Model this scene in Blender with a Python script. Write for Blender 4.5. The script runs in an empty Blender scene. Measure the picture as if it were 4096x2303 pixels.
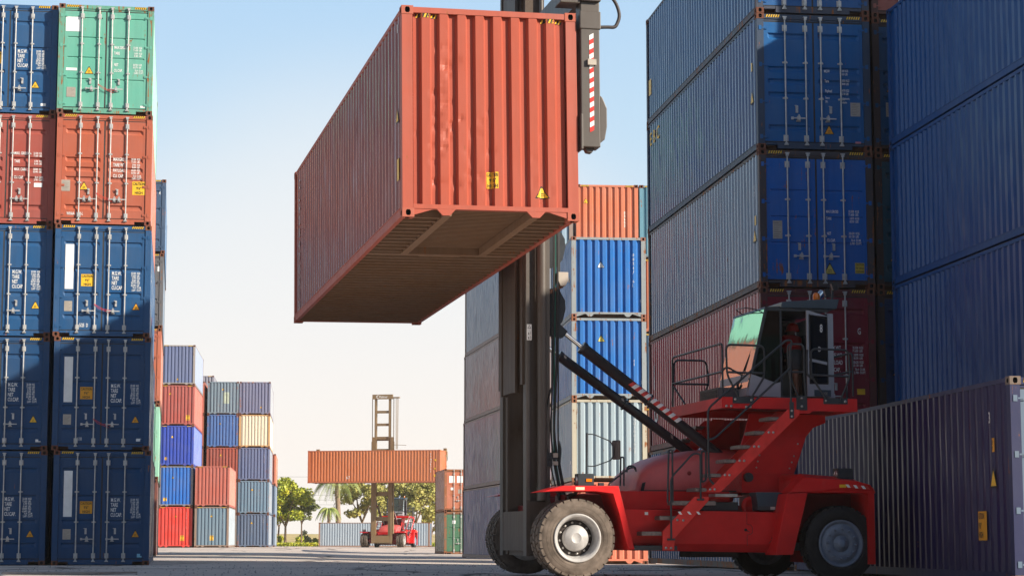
import bpy, math, random
from math import sin, cos, pi, radians, sqrt
from mathutils import Vector, Matrix

scene = bpy.context.scene
COL = scene.collection
R = random.Random(7)

# ------------------------------------------------------------------ camera
cam_d = bpy.data.cameras.new('camera')
cam = bpy.data.objects.new('camera', cam_d)
COL.objects.link(cam)
scene.camera = cam
cam_d.sensor_width = 36.0
cam_d.lens = 36.0 * 8248.0 / 4096.0
cam_d.clip_start = 0.1
cam_d.clip_end = 12000
cam.location = (0, 0, 0.675)
cam.rotation_euler = (pi / 2 + 0.1207, 0, 0)

# ------------------------------------------------------------------ sky and sun
SUN = Vector((1.0, -0.5, 0.55)).normalized()
SUN_EL = math.asin(SUN.z)
SUN_AZ = math.atan2(SUN.x, SUN.y)
world = bpy.data.worlds.new('World')
scene.world = world
world.use_nodes = True
wn, wl = world.node_tree.nodes, world.node_tree.links
bg = wn['Background']
sky = wn.new('ShaderNodeTexSky')
sky.sky_type = 'NISHITA'
sky.sun_disc = False
sky.sun_elevation = SUN_EL
sky.sun_rotation = SUN_AZ
sky.air_density = 1.0
sky.dust_density = 1.6
sky.ozone_density = 2.0
sky.altitude = 0
wtc = wn.new('ShaderNodeTexCoord'); wsep = wn.new('ShaderNodeSeparateXYZ')
wl.new(wtc.outputs['Generated'], wsep.inputs[0])
# pale, milky air low over the yard (elevation only), clear sky above it
wr = wn.new('ShaderNodeValToRGB'); we = wr.color_ramp.elements
we[0].position = 0.0; we[0].color = (0.96, 0.90, 0.84, 1)
we[1].position = 0.30; we[1].color = (0.40, 0.63, 0.90, 1)
for p_, c_ in ((0.045, (0.94, 0.89, 0.84, 1)), (0.11, (0.76, 0.83, 0.89, 1)), (0.19, (0.56, 0.74, 0.90, 1))):
    e_ = we.new(p_); e_.color = c_
wl.new(wsep.outputs[2], wr.inputs[0])
# brighter, warmer sky patch ahead and slightly left: lens-flare glow put into the colour
gdot = wn.new('ShaderNodeVectorMath'); gdot.operation = 'DOT_PRODUCT'
gdir = Vector((-0.075, 1.0, 0.085)).normalized(); gdot.inputs[1].default_value = gdir
wl.new(wtc.outputs['Generated'], gdot.inputs[0])
gmr = wn.new('ShaderNodeMapRange'); gmr.interpolation_type = 'SMOOTHERSTEP'
gmr.inputs['From Min'].default_value = 0.984; gmr.inputs['From Max'].default_value = 1.0; gmr.inputs['To Max'].default_value = 0.5
wl.new(gdot.outputs['Value'], gmr.inputs[0])
gmx = wn.new('ShaderNodeMix'); gmx.data_type = 'RGBA'; gmx.inputs[7].default_value = (1.02, 0.955, 0.89, 1)
wl.new(gmr.outputs[0], gmx.inputs[0]); wl.new(wr.outputs[0], gmx.inputs[6])
wsc = wn.new('ShaderNodeVectorMath'); wsc.operation = 'SCALE'; wsc.inputs['Scale'].default_value = 5.6
wl.new(gmx.outputs[2], wsc.inputs[0])
wf = wn.new('ShaderNodeMapRange'); wf.inputs['From Min'].default_value = 0.28; wf.inputs['From Max'].default_value = 0.55
wl.new(wsep.outputs[2], wf.inputs[0])
wm = wn.new('ShaderNodeMix'); wm.data_type = 'RGBA'
wl.new(wf.outputs[0], wm.inputs[0]); wl.new(wsc.outputs[0], wm.inputs[6]); wsk = wn.new('ShaderNodeVectorMath'); wsk.operation = 'SCALE'; wsk.inputs['Scale'].default_value = 0.62
wl.new(sky.outputs[0], wsk.inputs[0]); wl.new(wsk.outputs[0], wm.inputs[7])
wl.new(wm.outputs[2], bg.inputs[0])
bg.inputs[1].default_value = 0.11

sun_d = bpy.data.lights.new('sun', 'SUN')
sun_d.energy = 4.7
sun_d.angle = radians(0.5)
sun_d.color = (1.0, 0.90, 0.76)
sun = bpy.data.objects.new('sun', sun_d)
COL.objects.link(sun)
sun.rotation_euler = SUN.to_track_quat('Z', 'Y').to_euler()
sun.location = (60, -60, 60)

scene.view_settings.view_transform = 'Standard'
scene.view_settings.look = 'None'
scene.view_settings.exposure = 0.75
scene.view_settings.gamma = 1.0

# ------------------------------------------------------------------ helpers
def S2(r, g, b):
    f = lambda c: (c / 255 / 12.92) if c / 255 <= 0.04045 else ((c / 255 + 0.055) / 1.055) ** 2.4
    return (f(r), f(g), f(b), 1.0)

def tag(o, label=None, cat=None, group=None, kind=None):
    if label: o['label'] = label
    if cat: o['category'] = cat
    if group: o['group'] = group
    if kind: o['kind'] = kind
    return o

def empty(name, loc=(0, 0, 0), rot=(0, 0, 0), label=None, cat=None, group=None):
    o = bpy.data.objects.new(name, None)
    o.empty_display_size = 0.3
    COL.objects.link(o)
    o.location = loc
    o.rotation_euler = rot
    return tag(o, label, cat, group)

class MB:
    """collects geometry that becomes ONE mesh object"""
    def __init__(s):
        s.v = []; s.f = []; s.m = []; s.sm = []
    def add(s, vs, fs, m=0, smooth=False):
        b = len(s.v)
        s.v += [tuple(v) for v in vs]
        for f in fs:
            s.f.append(tuple(i + b for i in f)); s.m.append(m); s.sm.append(smooth)
        return s
    def box(s, x0, y0, z0, x1, y1, z1, m=0):
        return s.add([(x0,y0,z0),(x1,y0,z0),(x1,y1,z0),(x0,y1,z0),(x0,y0,z1),(x1,y0,z1),(x1,y1,z1),(x0,y1,z1)],
                     [(0,3,2,1),(4,5,6,7),(0,1,5,4),(1,2,6,5),(2,3,7,6),(3,0,4,7)], m)
    def obox(s, c, ax, ay, az, m=0):
        c = Vector(c); ax = Vector(ax) / 2; ay = Vector(ay) / 2; az = Vector(az) / 2
        vs = [c + ax * i + ay * j + az * k for k in (-1, 1) for (i, j) in ((-1,-1),(1,-1),(1,1),(-1,1))]
        return s.add(vs, [(0,3,2,1),(4,5,6,7),(0,1,5,4),(1,2,6,5),(2,3,7,6),(3,0,4,7)], m)
    def prism(s, pts, y0, y1, m=0, axis='y'):
        """polygon pts (a,b) extruded; axis y: (x,z) polygon; axis x: (y,z); axis z: (x,y)"""
        n = len(pts)
        if axis == 'y': P = lambda a, b, t: (a, t, b)
        elif axis == 'x': P = lambda a, b, t: (t, a, b)
        else: P = lambda a, b, t: (a, b, t)
        vs = [P(a, b, y0) for a, b in pts] + [P(a, b, y1) for a, b in pts]
        fs = [tuple(range(n)), tuple(range(2 * n - 1, n - 1, -1))]
        fs += [(i, i + n, (i + 1) % n + n, (i + 1) % n) for i in range(n)]
        return s.add(vs, fs, m)
    def tube(s, pts, r, n=8, m=0, cap=True, closed=False):
        pts = [Vector(p) for p in pts]
        rs = r if isinstance(r, (list, tuple)) else [r] * len(pts)
        vs = []; fs = []
        t0 = (pts[1] - pts[0]).normalized()
        up = Vector((0, 0, 1)) if abs(t0.z) < 0.9 else Vector((1, 0, 0))
        a = t0.cross(up).normalized()
        L = len(pts)
        for i, p in enumerate(pts):
            if closed: t = (pts[(i + 1) % L] - pts[i - 1]).normalized()
            elif i == 0: t = t0
            elif i == L - 1: t = (pts[-1] - pts[-2]).normalized()
            else: t = ((pts[i + 1] - p).normalized() + (p - pts[i - 1]).normalized()).normalized()
            a = (a - t * a.dot(t)).normalized()
            b = t.cross(a)
            for k in range(n):
                th = 2 * pi * k / n
                vs.append(p + (a * cos(th) + b * sin(th)) * rs[i])
        for i in range(L if closed else L - 1):
            for k in range(n):
                j = (i + 1) % L
                fs.append((i*n + k, i*n + (k+1) % n, j*n + (k+1) % n, j*n + k))
        s.add(vs, fs, m, True)
        if cap and not closed:
            s.add(vs[:n], [tuple(range(n - 1, -1, -1))], m)
            s.add(vs[-n:], [tuple(range(n))], m)
        return s
    def lathe(s, prof, c, axis='y', n=48, m=0, smooth=True):
        """prof: list of (radius, t) along the axis"""
        c = Vector(c); vs = []; fs = []
        for r_, t in prof:
            for k in range(n):
                th = 2 * pi * k / n
                if axis == 'y': p = Vector((cos(th) * r_, t, sin(th) * r_))
                elif axis == 'x': p = Vector((t, cos(th) * r_, sin(th) * r_))
                else: p = Vector((cos(th) * r_, sin(th) * r_, t))
                vs.append(c + p)
        for i in range(len(prof) - 1):
            for k in range(n):
                fs.append((i*n + k, i*n + (k+1) % n, (i+1)*n + (k+1) % n, (i+1)*n + k))
        return s.add(vs, fs, m, smooth)
    def mesh(s, name):
        me = bpy.data.meshes.new(name)
        me.from_pydata(s.v, [], s.f)
        me.polygons.foreach_set('material_index', s.m)
        me.polygons.foreach_set('use_smooth', s.sm)
        me.update()
        return me
    def build(s, name, mats, parent=None, fix=True):
        me = s.mesh(name)
        if not isinstance(mats, (list, tuple)): mats = [mats]
        for m in mats: me.materials.append(m)
        if fix: fixn(me)
        o = bpy.data.objects.new(name, me)
        COL.objects.link(o)
        if parent: o.parent = parent
        return o

import bmesh
def fixn(me):
    bm = bmesh.new(); bm.from_mesh(me)
    bmesh.ops.recalc_face_normals(bm, faces=bm.faces)
    bm.to_mesh(me); bm.free()

def bevel(o, w=0.01, seg=2):
    m = o.modifiers.new('bevel', 'BEVEL'); m.width = w; m.segments = seg; m.limit_method = 'ANGLE'
    m.angle_limit = radians(40)
    return o

# ------------------------------------------------------------------ materials
MC = {}
def nodes_mat(name):
    m = bpy.data.materials.new(name); m.use_nodes = True
    nt = m.node_tree
    return m, nt.nodes, nt.links, nt.nodes['Principled BSDF']

def objcoord(n, l, sc=(1, 1, 1), rnd=True):
    tc = n.new('ShaderNodeTexCoord')
    mp = n.new('ShaderNodeMapping')
    mp.inputs['Scale'].default_value = sc
    l.new(tc.outputs['Object'], mp.inputs['Vector'])
    if rnd:
        oi = n.new('ShaderNodeObjectInfo')
        ml = n.new('ShaderNodeMath'); ml.operation = 'MULTIPLY'; ml.inputs[1].default_value = 37.0
        l.new(oi.outputs['Random'], ml.inputs[0])
        cb = n.new('ShaderNodeCombineXYZ')
        for i in range(3): l.new(ml.outputs[0], cb.inputs[i])
        l.new(cb.outputs[0], mp.inputs['Location'])
    return mp.outputs[0]

def noise(n, l, vec, scale, det=5, rough=0.55):
    t = n.new('ShaderNodeTexNoise')
    t.inputs['Scale'].default_value = scale; t.inputs['Detail'].default_value = det
    t.inputs['Roughness'].default_value = rough
    l.new(vec, t.inputs['Vector'])
    return t.outputs['Fac']

def ramp(n, l, fac, stops):
    r = n.new('ShaderNodeValToRGB')
    e = r.color_ramp.elements
    while len(e) > len(stops): e.remove(e[-1])
    while len(e) < len(stops): e.new(0.5)
    for k, (p, c) in enumerate(stops):
        e[k].position = p; e[k].color = c if len(c) == 4 else (*c, 1)
    l.new(fac, r.inputs[0])
    return r.outputs[0]

def mix(n, l, fac, a, b, blend='MIX'):
    m = n.new('ShaderNodeMix'); m.data_type = 'RGBA'; m.blend_type = blend
    if isinstance(fac, (int, float)): m.inputs[0].default_value = fac
    else: l.new(fac, m.inputs[0])
    for i, c in ((6, a), (7, b)):
        if isinstance(c, tuple): m.inputs[i].default_value = c
        else: l.new(c, m.inputs[i])
    return m.outputs[2]

def gray(v): return (v, v, v, 1)

def paint(col, rust=0.25, fade=0.25, rough=0.5, spec=0.4, streak=0.35, dent=0.25, key=None):
    """weathered enamel on steel: tone drift, vertical dirt runs, rust blooms, shallow dents"""
    k = ('paint', tuple(round(c, 3) for c in col), rust, fade, rough, spec, streak, dent)
    if k in MC: return MC[k]
    m, n, l, b = nodes_mat('painted_steel')
    v = objcoord(n, l)
    vs = objcoord(n, l, (7, 7, 0.35))
    c = tuple(col[:3]) + (1,)
    lum = 0.3 * c[0] + 0.5 * c[1] + 0.2 * c[2]
    faded = tuple(min(0.8, x * 0.66 + (lum * 0.9 + 0.07) * 0.38) for x in c[:3]) + (1,)
    n1 = noise(n, l, v, 0.9, 6, 0.6)
    base = mix(n, l, ramp(n, l, n1, [(0.38, gray(0)), (0.72, gray(fade * 1.6 if fade < .6 else 1))]), c, faded)
    n2 = noise(n, l, vs, 1.3, 6, 0.65)
    dirt = ramp(n, l, n2, [(0.45, gray(0)), (0.75, gray(streak))])
    base = mix(n, l, dirt, base, tuple(x * 0.55 + 0.012 for x in c[:3]) + (1,))
    n3 = noise(n, l, v, 2.6, 9, 0.72)
    n4 = noise(n, l, vs, 3.0, 5, 0.6)
    mm = n.new('ShaderNodeMath'); mm.operation = 'MULTIPLY'; l.new(n3, mm.inputs[0]); l.new(n4, mm.inputs[1])
    t0 = 0.46 - 0.17 * rust
    rf = ramp(n, l, mm.outputs[0], [(t0, gray(0)), (t0 + 0.035, gray(1))])
    rc = ramp(n, l, n3, [(0.3, (0.09, 0.03, 0.012)), (0.6, (0.30, 0.11, 0.035)), (0.8, (0.16, 0.06, 0.03))])
    base = mix(n, l, rf, base, rc)
    l.new(base, b.inputs['Base Color'])
    rr = mix(n, l, rf, mix(n, l, dirt, gray(rough), gray(min(0.9, rough + 0.25))), gray(0.9))
    l.new(rr, b.inputs['Roughness'])
    b.inputs['Specular IOR Level'].default_value = spec
    if dent:
        bn = noise(n, l, v, 3.5, 3, 0.5)
        bp = n.new('ShaderNodeBump'); bp.inputs['Strength'].default_value = dent; bp.inputs['Distance'].default_value = 0.02
        l.new(bn, bp.inputs['Height']); l.new(bp.outputs[0], b.inputs['Normal'])
    MC[k] = m
    return m

def plain(name, col, rough=0.5, metal=0.0, spec=0.5, var=0.15, scale=4.0, bump=0.0, coat=0.0):
    k = (name, tuple(col[:3]), rough, metal)
    if k in MC: return MC[k]
    m, n, l, b = nodes_mat(name)
    v = objcoord(n, l)
    c = tuple(col[:3]) + (1,)
    f = noise(n, l, v, scale, 6, 0.6)
    base = mix(n, l, ramp(n, l, f, [(0.3, gray(0)), (0.7, gray(1))]), tuple(x * (1 - var) for x in c[:3]) + (1,),
               tuple(min(0.95, x * (1 + var) + 0.004) for x in c[:3]) + (1,))
    l.new(base, b.inputs['Base Color'])
    b.inputs['Roughness'].default_value = rough
    b.inputs['Metallic'].default_value = metal
    b.inputs['Specular IOR Level'].default_value = spec
    if coat:
        b.inputs['Coat Weight'].default_value = coat; b.inputs['Coat Roughness'].default_value = 0.08
    if bump:
        bp = n.new('ShaderNodeBump'); bp.inputs['Strength'].default_value = bump; bp.inputs['Distance'].default_value = 0.01
        l.new(noise(n, l, v, scale * 4, 4), bp.inputs['Height']); l.new(bp.outputs[0], b.inputs['Normal'])
    MC[k] = m
    return m

WHITE = plain('white_marking', (0.78, 0.78, 0.76), 0.6, var=0.08)
BLACKM = plain('black_marking', (0.012, 0.012, 0.013), 0.6)
YELLOW = plain('yellow_marking', (0.80, 0.47, 0.02), 0.45, var=0.08)
ORANGEM = plain('orange_marking', (0.75, 0.33, 0.01), 0.5, var=0.08)
BEIGE = plain('plate_metal', (0.42, 0.37, 0.31), 0.5, 0.3)
GALV = plain('galvanised_steel', (0.50, 0.49, 0.47), 0.45, 0.35, var=0.2, scale=9)
RUBBER = plain('gasket_rubber', (0.035, 0.032, 0.03), 0.75, var=0.35)
DARK = plain('dark_recess', (0.008, 0.008, 0.008), 0.9)
UNDER = paint((0.23, 0.135, 0.08), 0.5, 0.3, 0.75, 0.2, 0.4, 0.2)
FLOOR = plain('floor_underside', (0.045, 0.028, 0.020), 0.9, 0, 0.1, var=0.4, scale=3)  # darker than the cross members: shade between them put into the colour
REDTAPE = plain('red_marking', (0.62, 0.03, 0.02), 0.4, var=0.1)

# ------------------------------------------------------------------ lettering
_tc = {}
def text_geo(txt, size, sx=0.56):
    k = (txt, round(size, 4), sx)
    if k in _tc: return _tc[k]
    cu = bpy.data.curves.new('t', 'FONT')
    cu.body = txt; cu.size = size / 0.7; cu.resolution_u = 2
    cu.offset = size * 0.022
    o = bpy.data.objects.new('t', cu); COL.objects.link(o)
    dg = bpy.context.evaluated_depsgraph_get(); dg.update()
    me = bpy.data.meshes.new_from_object(o.evaluated_get(dg))
    vs = [(v.co.x * sx, v.co.y) for v in me.vertices]
    fs = [tuple(p.vertices) for p in me.polygons]
    bpy.data.objects.remove(o); bpy.data.curves.remove(cu); bpy.data.meshes.remove(me)
    w = max([a for a, _ in vs], default=0)
    _tc[k] = (vs, fs, w)
    return _tc[k]

def put_text(mb, txt, x, z, size, yf, m=0, sx=0.56, align='l', place=None, eps=0.006):
    vs, fs, w = text_geo(txt, size, sx)
    dx = -w / 2 if align == 'c' else (-w if align == 'r' else 0)
    if place is None: pts = [(x + a + dx, yf(x + a + dx) - eps, z + b) for a, b in vs]
    else: pts = [place(x + a + dx, z + b, eps) for a, b in vs]
    mb.add(pts, fs, m)

def strip_poly(mb, x0, x1, zlo, zhi, yf, m, step=0.02, eps=0.003):
    """quad strip from x0 to x1 whose edges are functions of x, following the surface yf"""
    n = max(1, int((x1 - x0) / step)); vs = []; fs = []
    for i in range(n + 1):
        x = x0 + (x1 - x0) * i / n
        y = yf(x) - eps
        vs += [(x, y, zlo(x)), (x, y, zhi(x))]
    for i in range(n): fs.append((2*i, 2*i+2, 2*i+3, 2*i+1))
    mb.add(vs, fs, m)

def hazard(mb, x0, x1, z0, z1, yf, my=0, mk=1, n=6, flip=False, step=0.03):
    strip_poly(mb, x0, x1, lambda x: z0, lambda x: z1, yf, mk, step, 0.003)
    w = (x1 - x0) / n; h = z1 - z0
    for i in range(n):
        a = x0 + w * i; sh = w * 0.45
        lo, hi = (a + sh, a) if flip else (a, a + sh)
        vs = []
        for (xx, zz) in ((lo, z0), (lo + w * .5, z0), (hi + w * .5, z1), (hi, z1)):
            xx = min(max(xx, x0), x1); vs.append((xx, yf(xx) - 0.006, zz))
        mb.add(vs, [(0, 1, 2, 3)], my)

def triangle(mb, cx, z0, s, yf, my=0, mk=1, place=None):
    """rounded warning triangle with dark rim"""
    h = s * 0.95
    for (k, mm, eps) in ((1.0, mk, 0.003), (0.80, my, 0.006)):
        zc = z0 + h * 0.36
        zl = zc - (h * 0.36) * k; zh = zc + (h * 0.64) * k; hw = s * 0.5 * k
        strip_poly(mb, cx - hw, cx + hw, lambda x: zl, lambda x: zl + max(0.004, (zh - zl) * (1 - abs(x - cx) / hw)), yf, mm, s / 12, eps)
    put_text(mb, 'SUPER', cx, z0 + s * 0.30, s * 0.09, yf, mk, 0.8, 'c', eps=0.008)
    put_text(mb, 'HEAVY', cx, z0 + s * 0.16, s * 0.09, yf, mk, 0.8, 'c', eps=0.008)
# ------------------------------------------------------------------ containers
W = 2.438; L40 = 12.192; L20 = 6.058; H96 = 2.896; H86 = 2.591
SH = {}
def shared(key, fn, slots=1, fix=True):
    if key not in SH:
        mb = MB(); fn(mb); me = mb.mesh(key[0])
        if fix: fixn(me)
        for _ in range(slots): me.materials.append(None)
        SH[key] = me
    return SH[key]

def inst(name, me, mats, parent, loc=(0, 0, 0), rot=(0, 0, 0), scale=None):
    o = bpy.data.objects.new(name, me); COL.objects.link(o); o.parent = parent
    o.location = loc; o.rotation_euler = rot
    if scale: o.scale = scale
    if not isinstance(mats, (list, tuple)): mats = [mats]
    for i, m in enumerate(mats):
        o.material_slots[i].link = 'OBJECT'; o.material_slots[i].material = m
    return o

def corr_pts(a, b, first, pitch, flat, slope, depth, side='out'):
    """break points (t, d) of a trapezoid corrugation between a and b; d=0 outside, depth inside"""
    pts = [(a, depth)]
    t = first
    while t + flat + slope < b:
        pts += [(t - slope, depth), (t, 0.0), (t + flat, 0.0), (t + flat + slope, depth)]
        t += pitch
    pts.append((b, depth))
    return pts

def corr_fn(pts):
    def f(t):
        if t <= pts[0][0]: return pts[0][1]
        for (a, da), (b, db) in zip(pts, pts[1:]):
            if a <= t <= b: return da if b - a < 1e-6 else da + (db - da) * (t - a) / (b - a)
        return pts[-1][1]
    return f

END = corr_pts(0.165, W - 0.165, 0.277, 0.248, 0.112, 0.030, 0.055)
_endf = corr_fn(END)
def yend(x): return 0.012 + _endf(x)

def endwall(mb, H, hero=False):
    z0, z1 = 0.17, H - 0.10
    nz = 60 if hero else 4
    rr = random.Random(3)
    xs = []
    for (a, da), (b, db) in zip(END, END[1:]):
        xs.append((a, da))
        if hero:
            k = max(1, int((b - a) / 0.03))
            for j in range(1, k): xs.append((a + (b - a) * j / k, da + (db - da) * j / k))
    xs.append(END[-1])
    dents = []
    if hero:
        for _ in range(34):      # knocks in the two battered ribs, as in the steel itself
            dents.append((0.62 + rr.gauss(0, .09), 0.35 + rr.random() * 2.0, 0.005 + 0.010 * rr.random(), 0.03 + .03 * rr.random()))
        for _ in range(16): dents.append((rr.uniform(.8, 1.3), rr.uniform(.3, 1.7), 0.006, 0.05))
        for _ in range(12): dents.append((rr.uniform(.2, 2.2), rr.uniform(.2, 1.2), 0.005, 0.05))
    vs = []; fs = []; n = len(xs)
    for j in range(nz + 1):
        z = z0 + (z1 - z0) * j / nz
        for x, d in xs:
            w = 0
            for (dx, dz, a, r) in dents:
                q = ((x - dx) ** 2 + (z - dz) ** 2) / (r * r)
                if q < 6: w += a * math.exp(-q)
            vs.append((x, 0.012 + d + w, z))
    for j in range(nz):
        for i in range(n - 1): fs.append((j*n + i, j*n + i + 1, (j+1)*n + i + 1, (j+1)*n + i))
    mb.add(vs, fs, 0, False)

def sidewall(mb, L, H, s):
    """s=-1: wall on the x=0 side, s=+1: on the x=W side"""
    pts = corr_pts(0.17, L - 0.17, 0.30, 0.278, 0.072, 0.066, 0.036)
    rr = random.Random(int(L * 10 + s * 3))
    nz = 7; z0, z1 = 0.155, H - 0.075; vs = []; fs = []; n = len(pts)
    for j in range(nz + 1):
        z = z0 + (z1 - z0) * j / nz
        for t, d in pts:
            k = 0.0 if j in (0, nz) else 1.0
            x = 0.012 + d + rr.gauss(0, 0.0022) * k
            tt = t + rr.gauss(0, 0.0035) * k
            vs.append((x if s < 0 else W - x, tt, z))
    for j in range(nz):
        for i in range(n - 1): fs.append((j*n + i, j*n + i + 1, (j+1)*n + i + 1, (j+1)*n + i))
    mb.add(vs, fs)

def casting(mb):
    """ISO corner block, origin at the outer bottom front corner, x to the right; octagonal holes"""
    a, b, c = 0.162, 0.178, 0.118
    def face(o, u, v, nrm, su, sv, hu, hv):
        o = Vector(o); u = Vector(u); v = Vector(v); nrm = Vector(nrm)
        cx, cy = su / 2, sv / 2
        ring = [(cx + hu * p, cy + hv * q) for p, q in ((-1,-.45),(-.6,-1),(.6,-1),(1,-.45),(1,.45),(.6,1),(-.6,1),(-1,.45))]
        out = [(0,0),(su,0),(su,sv),(0,sv)]
        vs = [o + u*p + v*q for p, q in out] + [o + u*p + v*q for p, q in ring] + [o + u*p + v*q + nrm*0.045 for p, q in ring]
        mb.add(vs, [(0,1,6,5),(0,5,4),(0,4,11,3),(1,2,8,7),(1,7,6),(3,11,10),(3,10,9,2),(2,9,8)], 0)
        mb.add(vs[4:], [(i, (i+1) % 8, (i+1) % 8 + 8, i + 8) for i in range(8)] + [tuple(range(8, 16))], 1)
    face((0,0,0), (1,0,0), (0,0,1), (0,1,0), a, c, 0.034, 0.040)
    face((0,b,0), (0,-1,0), (0,0,1), (1,0,0), b, c, 0.034, 0.032)
    mb.add([(a,0,0),(a,b,0),(a,b,c),(a,0,c)], [(0,1,2,3)])
    mb.add([(0,b,0),(a,b,0),(a,b,c),(0,b,c)], [(3,2,1,0)])
    face((0,b,0), (1,0,0), (0,-1,0), (0,0,1), a, b, 0.032, 0.05)
    face((0,0,c), (1,0,0), (0,1,0), (0,0,-1), a, b, 0.032, 0.05)

CAST_AT = [(0,0,0,0),(1,0,0,0),(0,1,0,0),(1,1,0,0),(0,0,1,0),(1,0,1,0),(0,1,1,0),(1,1,1,0)]

def frame(mb, L, H, door, far):
    g = 0.004
    cz = 0.118
    for x0, x1 in ((0.004, 0.150), (W - 0.150, W - 0.004)):
        for y0, y1 in ((0.006, 0.16), (L - 0.16, L - 0.006)):
            mb.box(x0, y0, cz + .001, x1, y1, H - cz - .001)
    for x0, x1 in ((0.010, 0.075), (W - 0.075, W - 0.010)):            # side rails
        mb.box(x0, 0.179, H - 0.075, x1, L - 0.179, H - 0.012)
        mb.box(x0, 0.179, 0.026, x1 if x0 < 1 else W - .010, L - 0.179, 0.155)
        xa, xb = (0.003, 0.012) if x0 < 1 else (W - 0.012, W - 0.003)
        mb.box(xa, 0.179, 0.142, xb, L - 0.179, 0.156)
    if door:
        mb.box(0.163, 0.010, H - 0.115, W - 0.163, 0.10, H - 0.020)      # header
        mb.box(0.151, 0.03, H - 0.160, W - 0.151, 0.10, H - 0.1155)
        mb.box(0.42, 0.010, 0.020, W - 0.42, 0.12, 0.150)               # sill with the two notches
        mb.box(0.163, 0.018, 0.095, 0.4195, 0.12, 0.150)
        mb.box(W - 0.4195, 0.018, 0.095, W - 0.163, 0.12, 0.150)
    else:
        mb.box(0.163, 0.006, H - 0.095, W - 0.163, 0.09, H - 0.018)
        mb.box(0.151, 0.004, 0.115, W - 0.151, 0.10, 0.175)
        for xc in (0.60, W - 0.60):                                      # tapered brackets under the sill
            mb.prism([(xc - 0.13, 0.1145), (xc + 0.13, 0.1145), (xc + 0.05, 0.03), (xc - 0.05, 0.03)], 0.006, 0.05)
        mb.prism([(0.1625, 0.1145), (0.44, 0.1145), (0.1625, 0.03)], 0.012, 0.04)
        mb.prism([(W - 0.1625, 0.1145), (W - 0.1625, 0.03), (W - 0.44, 0.1145)], 0.012, 0.04)
    mb.box(0.163, L - 0.09, H - 0.095, W - 0.163, L - 0.006, H - 0.018)
    mb.box(0.163, L - 0.10, 0.03, W - 0.163, L - 0.006, 0.175)
    if far:
        for sx, sy, sz, _ in CAST_AT:
            x0 = 0 if not sx else W - 0.162; y0 = 0 if not sy else L - 0.178; z0 = 0 if not sz else H - 0.118
            mb.box(x0, y0, z0, x0 + .162, y0 + .178, z0 + .118, 1)
            if not sy: mb.box(x0 + .045, -0.002, z0 + .03, x0 + .117, 0.001, z0 + .09, 2)

def underframe(mb, L, H, tunnel=False):
    y = 0.25
    yt = 3.45
    if tunnel:
        # gooseneck tunnel: two deep beams, raised ribbed plate
        for xc in (0.62, W - 0.62):
            mb.box(xc - 0.055, 0.03, 0.026, xc + 0.055, yt, 0.149)
        t = 0.12
        while t < yt - .05:
            mb.box(0.68, t, 0.132, W - 0.68, t + 0.045, 0.150); t += 0.115
        mb.box(0.08, yt + .001, 0.03, W - 0.08, yt + 0.16, 0.149)
        mb.box(0.9, yt + .161, 0.05, W - 0.9, yt + 0.36, 0.06)
    while y < L - 0.2:
        if tunnel and y < yt:
            segs = ((0.076, 0.56), (W - 0.56, W - 0.076))
        else: segs = ((0.076, W - 0.076),)
        if not (tunnel and yt - .15 < y < yt + .22):
            for a, b in segs:
                mb.box(a, y, 0.033, b, y + 0.008, 0.149)
                mb.box(a, y + 0.008, 0.033, b, y + 0.06, 0.040)
                mb.box(a, y + 0.008, 0.142, b, y + 0.05, 0.149)
        y += 0.30

BANDS = {'groove4': (.10, .37, .615, .845), 'rib5': (.085, .375, .475, .575, .865), 'line3': (.255, .475, .69),
         'line4': (.06, .265, .475, .70), 'rib4': (.09, .37, .475, .585, .86), 'worn': (.34, .62)}

def door_leaf(mb, H, style, left):
    x0, x1 = (0.155, W / 2 - 0.02) if left else (W / 2 + 0.02, W - 0.155)
    z0, z1 = 0.175, H - 0.185
    yo = 0.030
    fr = 0.075
    mb.box(x0, yo, z0, x0 + fr, 0.075, z1); mb.box(x1 - fr, yo, z0, x1, 0.075, z1)
    mb.box(x0 + fr, yo, z0, x1 - fr, 0.075, z0 + 0.07); mb.box(x0 + fr, yo, z1 - 0.07, x1 - fr, 0.075, z1)
    a, b = x0 + fr, x1 - fr
    prof = [(z1 - 0.07, yo + 0.002)]
    h = z1 - z0
    for f in BANDS[style]:
        zt = z1 - f * h
        if style.startswith('rib'):
            prof += [(zt, yo + .002), (zt - 0.035, yo + .040), (zt - 0.085, yo + .040), (zt - 0.135, yo + .002)]
        elif style.startswith('groove'):
            prof += [(zt, yo + .002), (zt - 0.012, yo + .034), (zt - 0.05, yo + .034), (zt - 0.12, yo + .002)]
        else:
            prof += [(zt, yo + .002), (zt - 0.008, yo + .024), (zt - 0.028, yo + .024), (zt - 0.045, yo + .002)]
    prof.append((z0 + 0.07, yo + 0.002))
    c = 0.05 if not style.startswith('line') else 0.012      # pressed ends of the bands
    vs = []
    cols = [a + .0005, a + c, b - c, b - .0005]
    for z, y in prof:
        for i, x in enumerate(cols):
            vs.append((x, yo + .002 if i in (0, 3) else y, z))
    fs = [(4*j + i, 4*j + i + 1, 4*j + i + 5, 4*j + i + 4) for j in range(len(prof) - 1) for i in range(3)]
    mb.add(vs, fs)
    mb.box(x0, 0.0755, z0, x1, 0.085, z1)

def gasket(mb, H):
    z0, z1 = 0.158, H - 0.165
    for x0, x1 in ((0.1505, 0.1545), ):
        pass
    mb.box(W/2 - 0.0195, 0.036, z0, W/2 + 0.0195, 0.07, z1)
    mb.box(0.151, 0.036, z1 - 0.0195, W - 0.151, 0.07, z1)
    mb.box(0.151, 0.036, z0, W - 0.151, 0.07, z0 + 0.0165)

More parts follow.
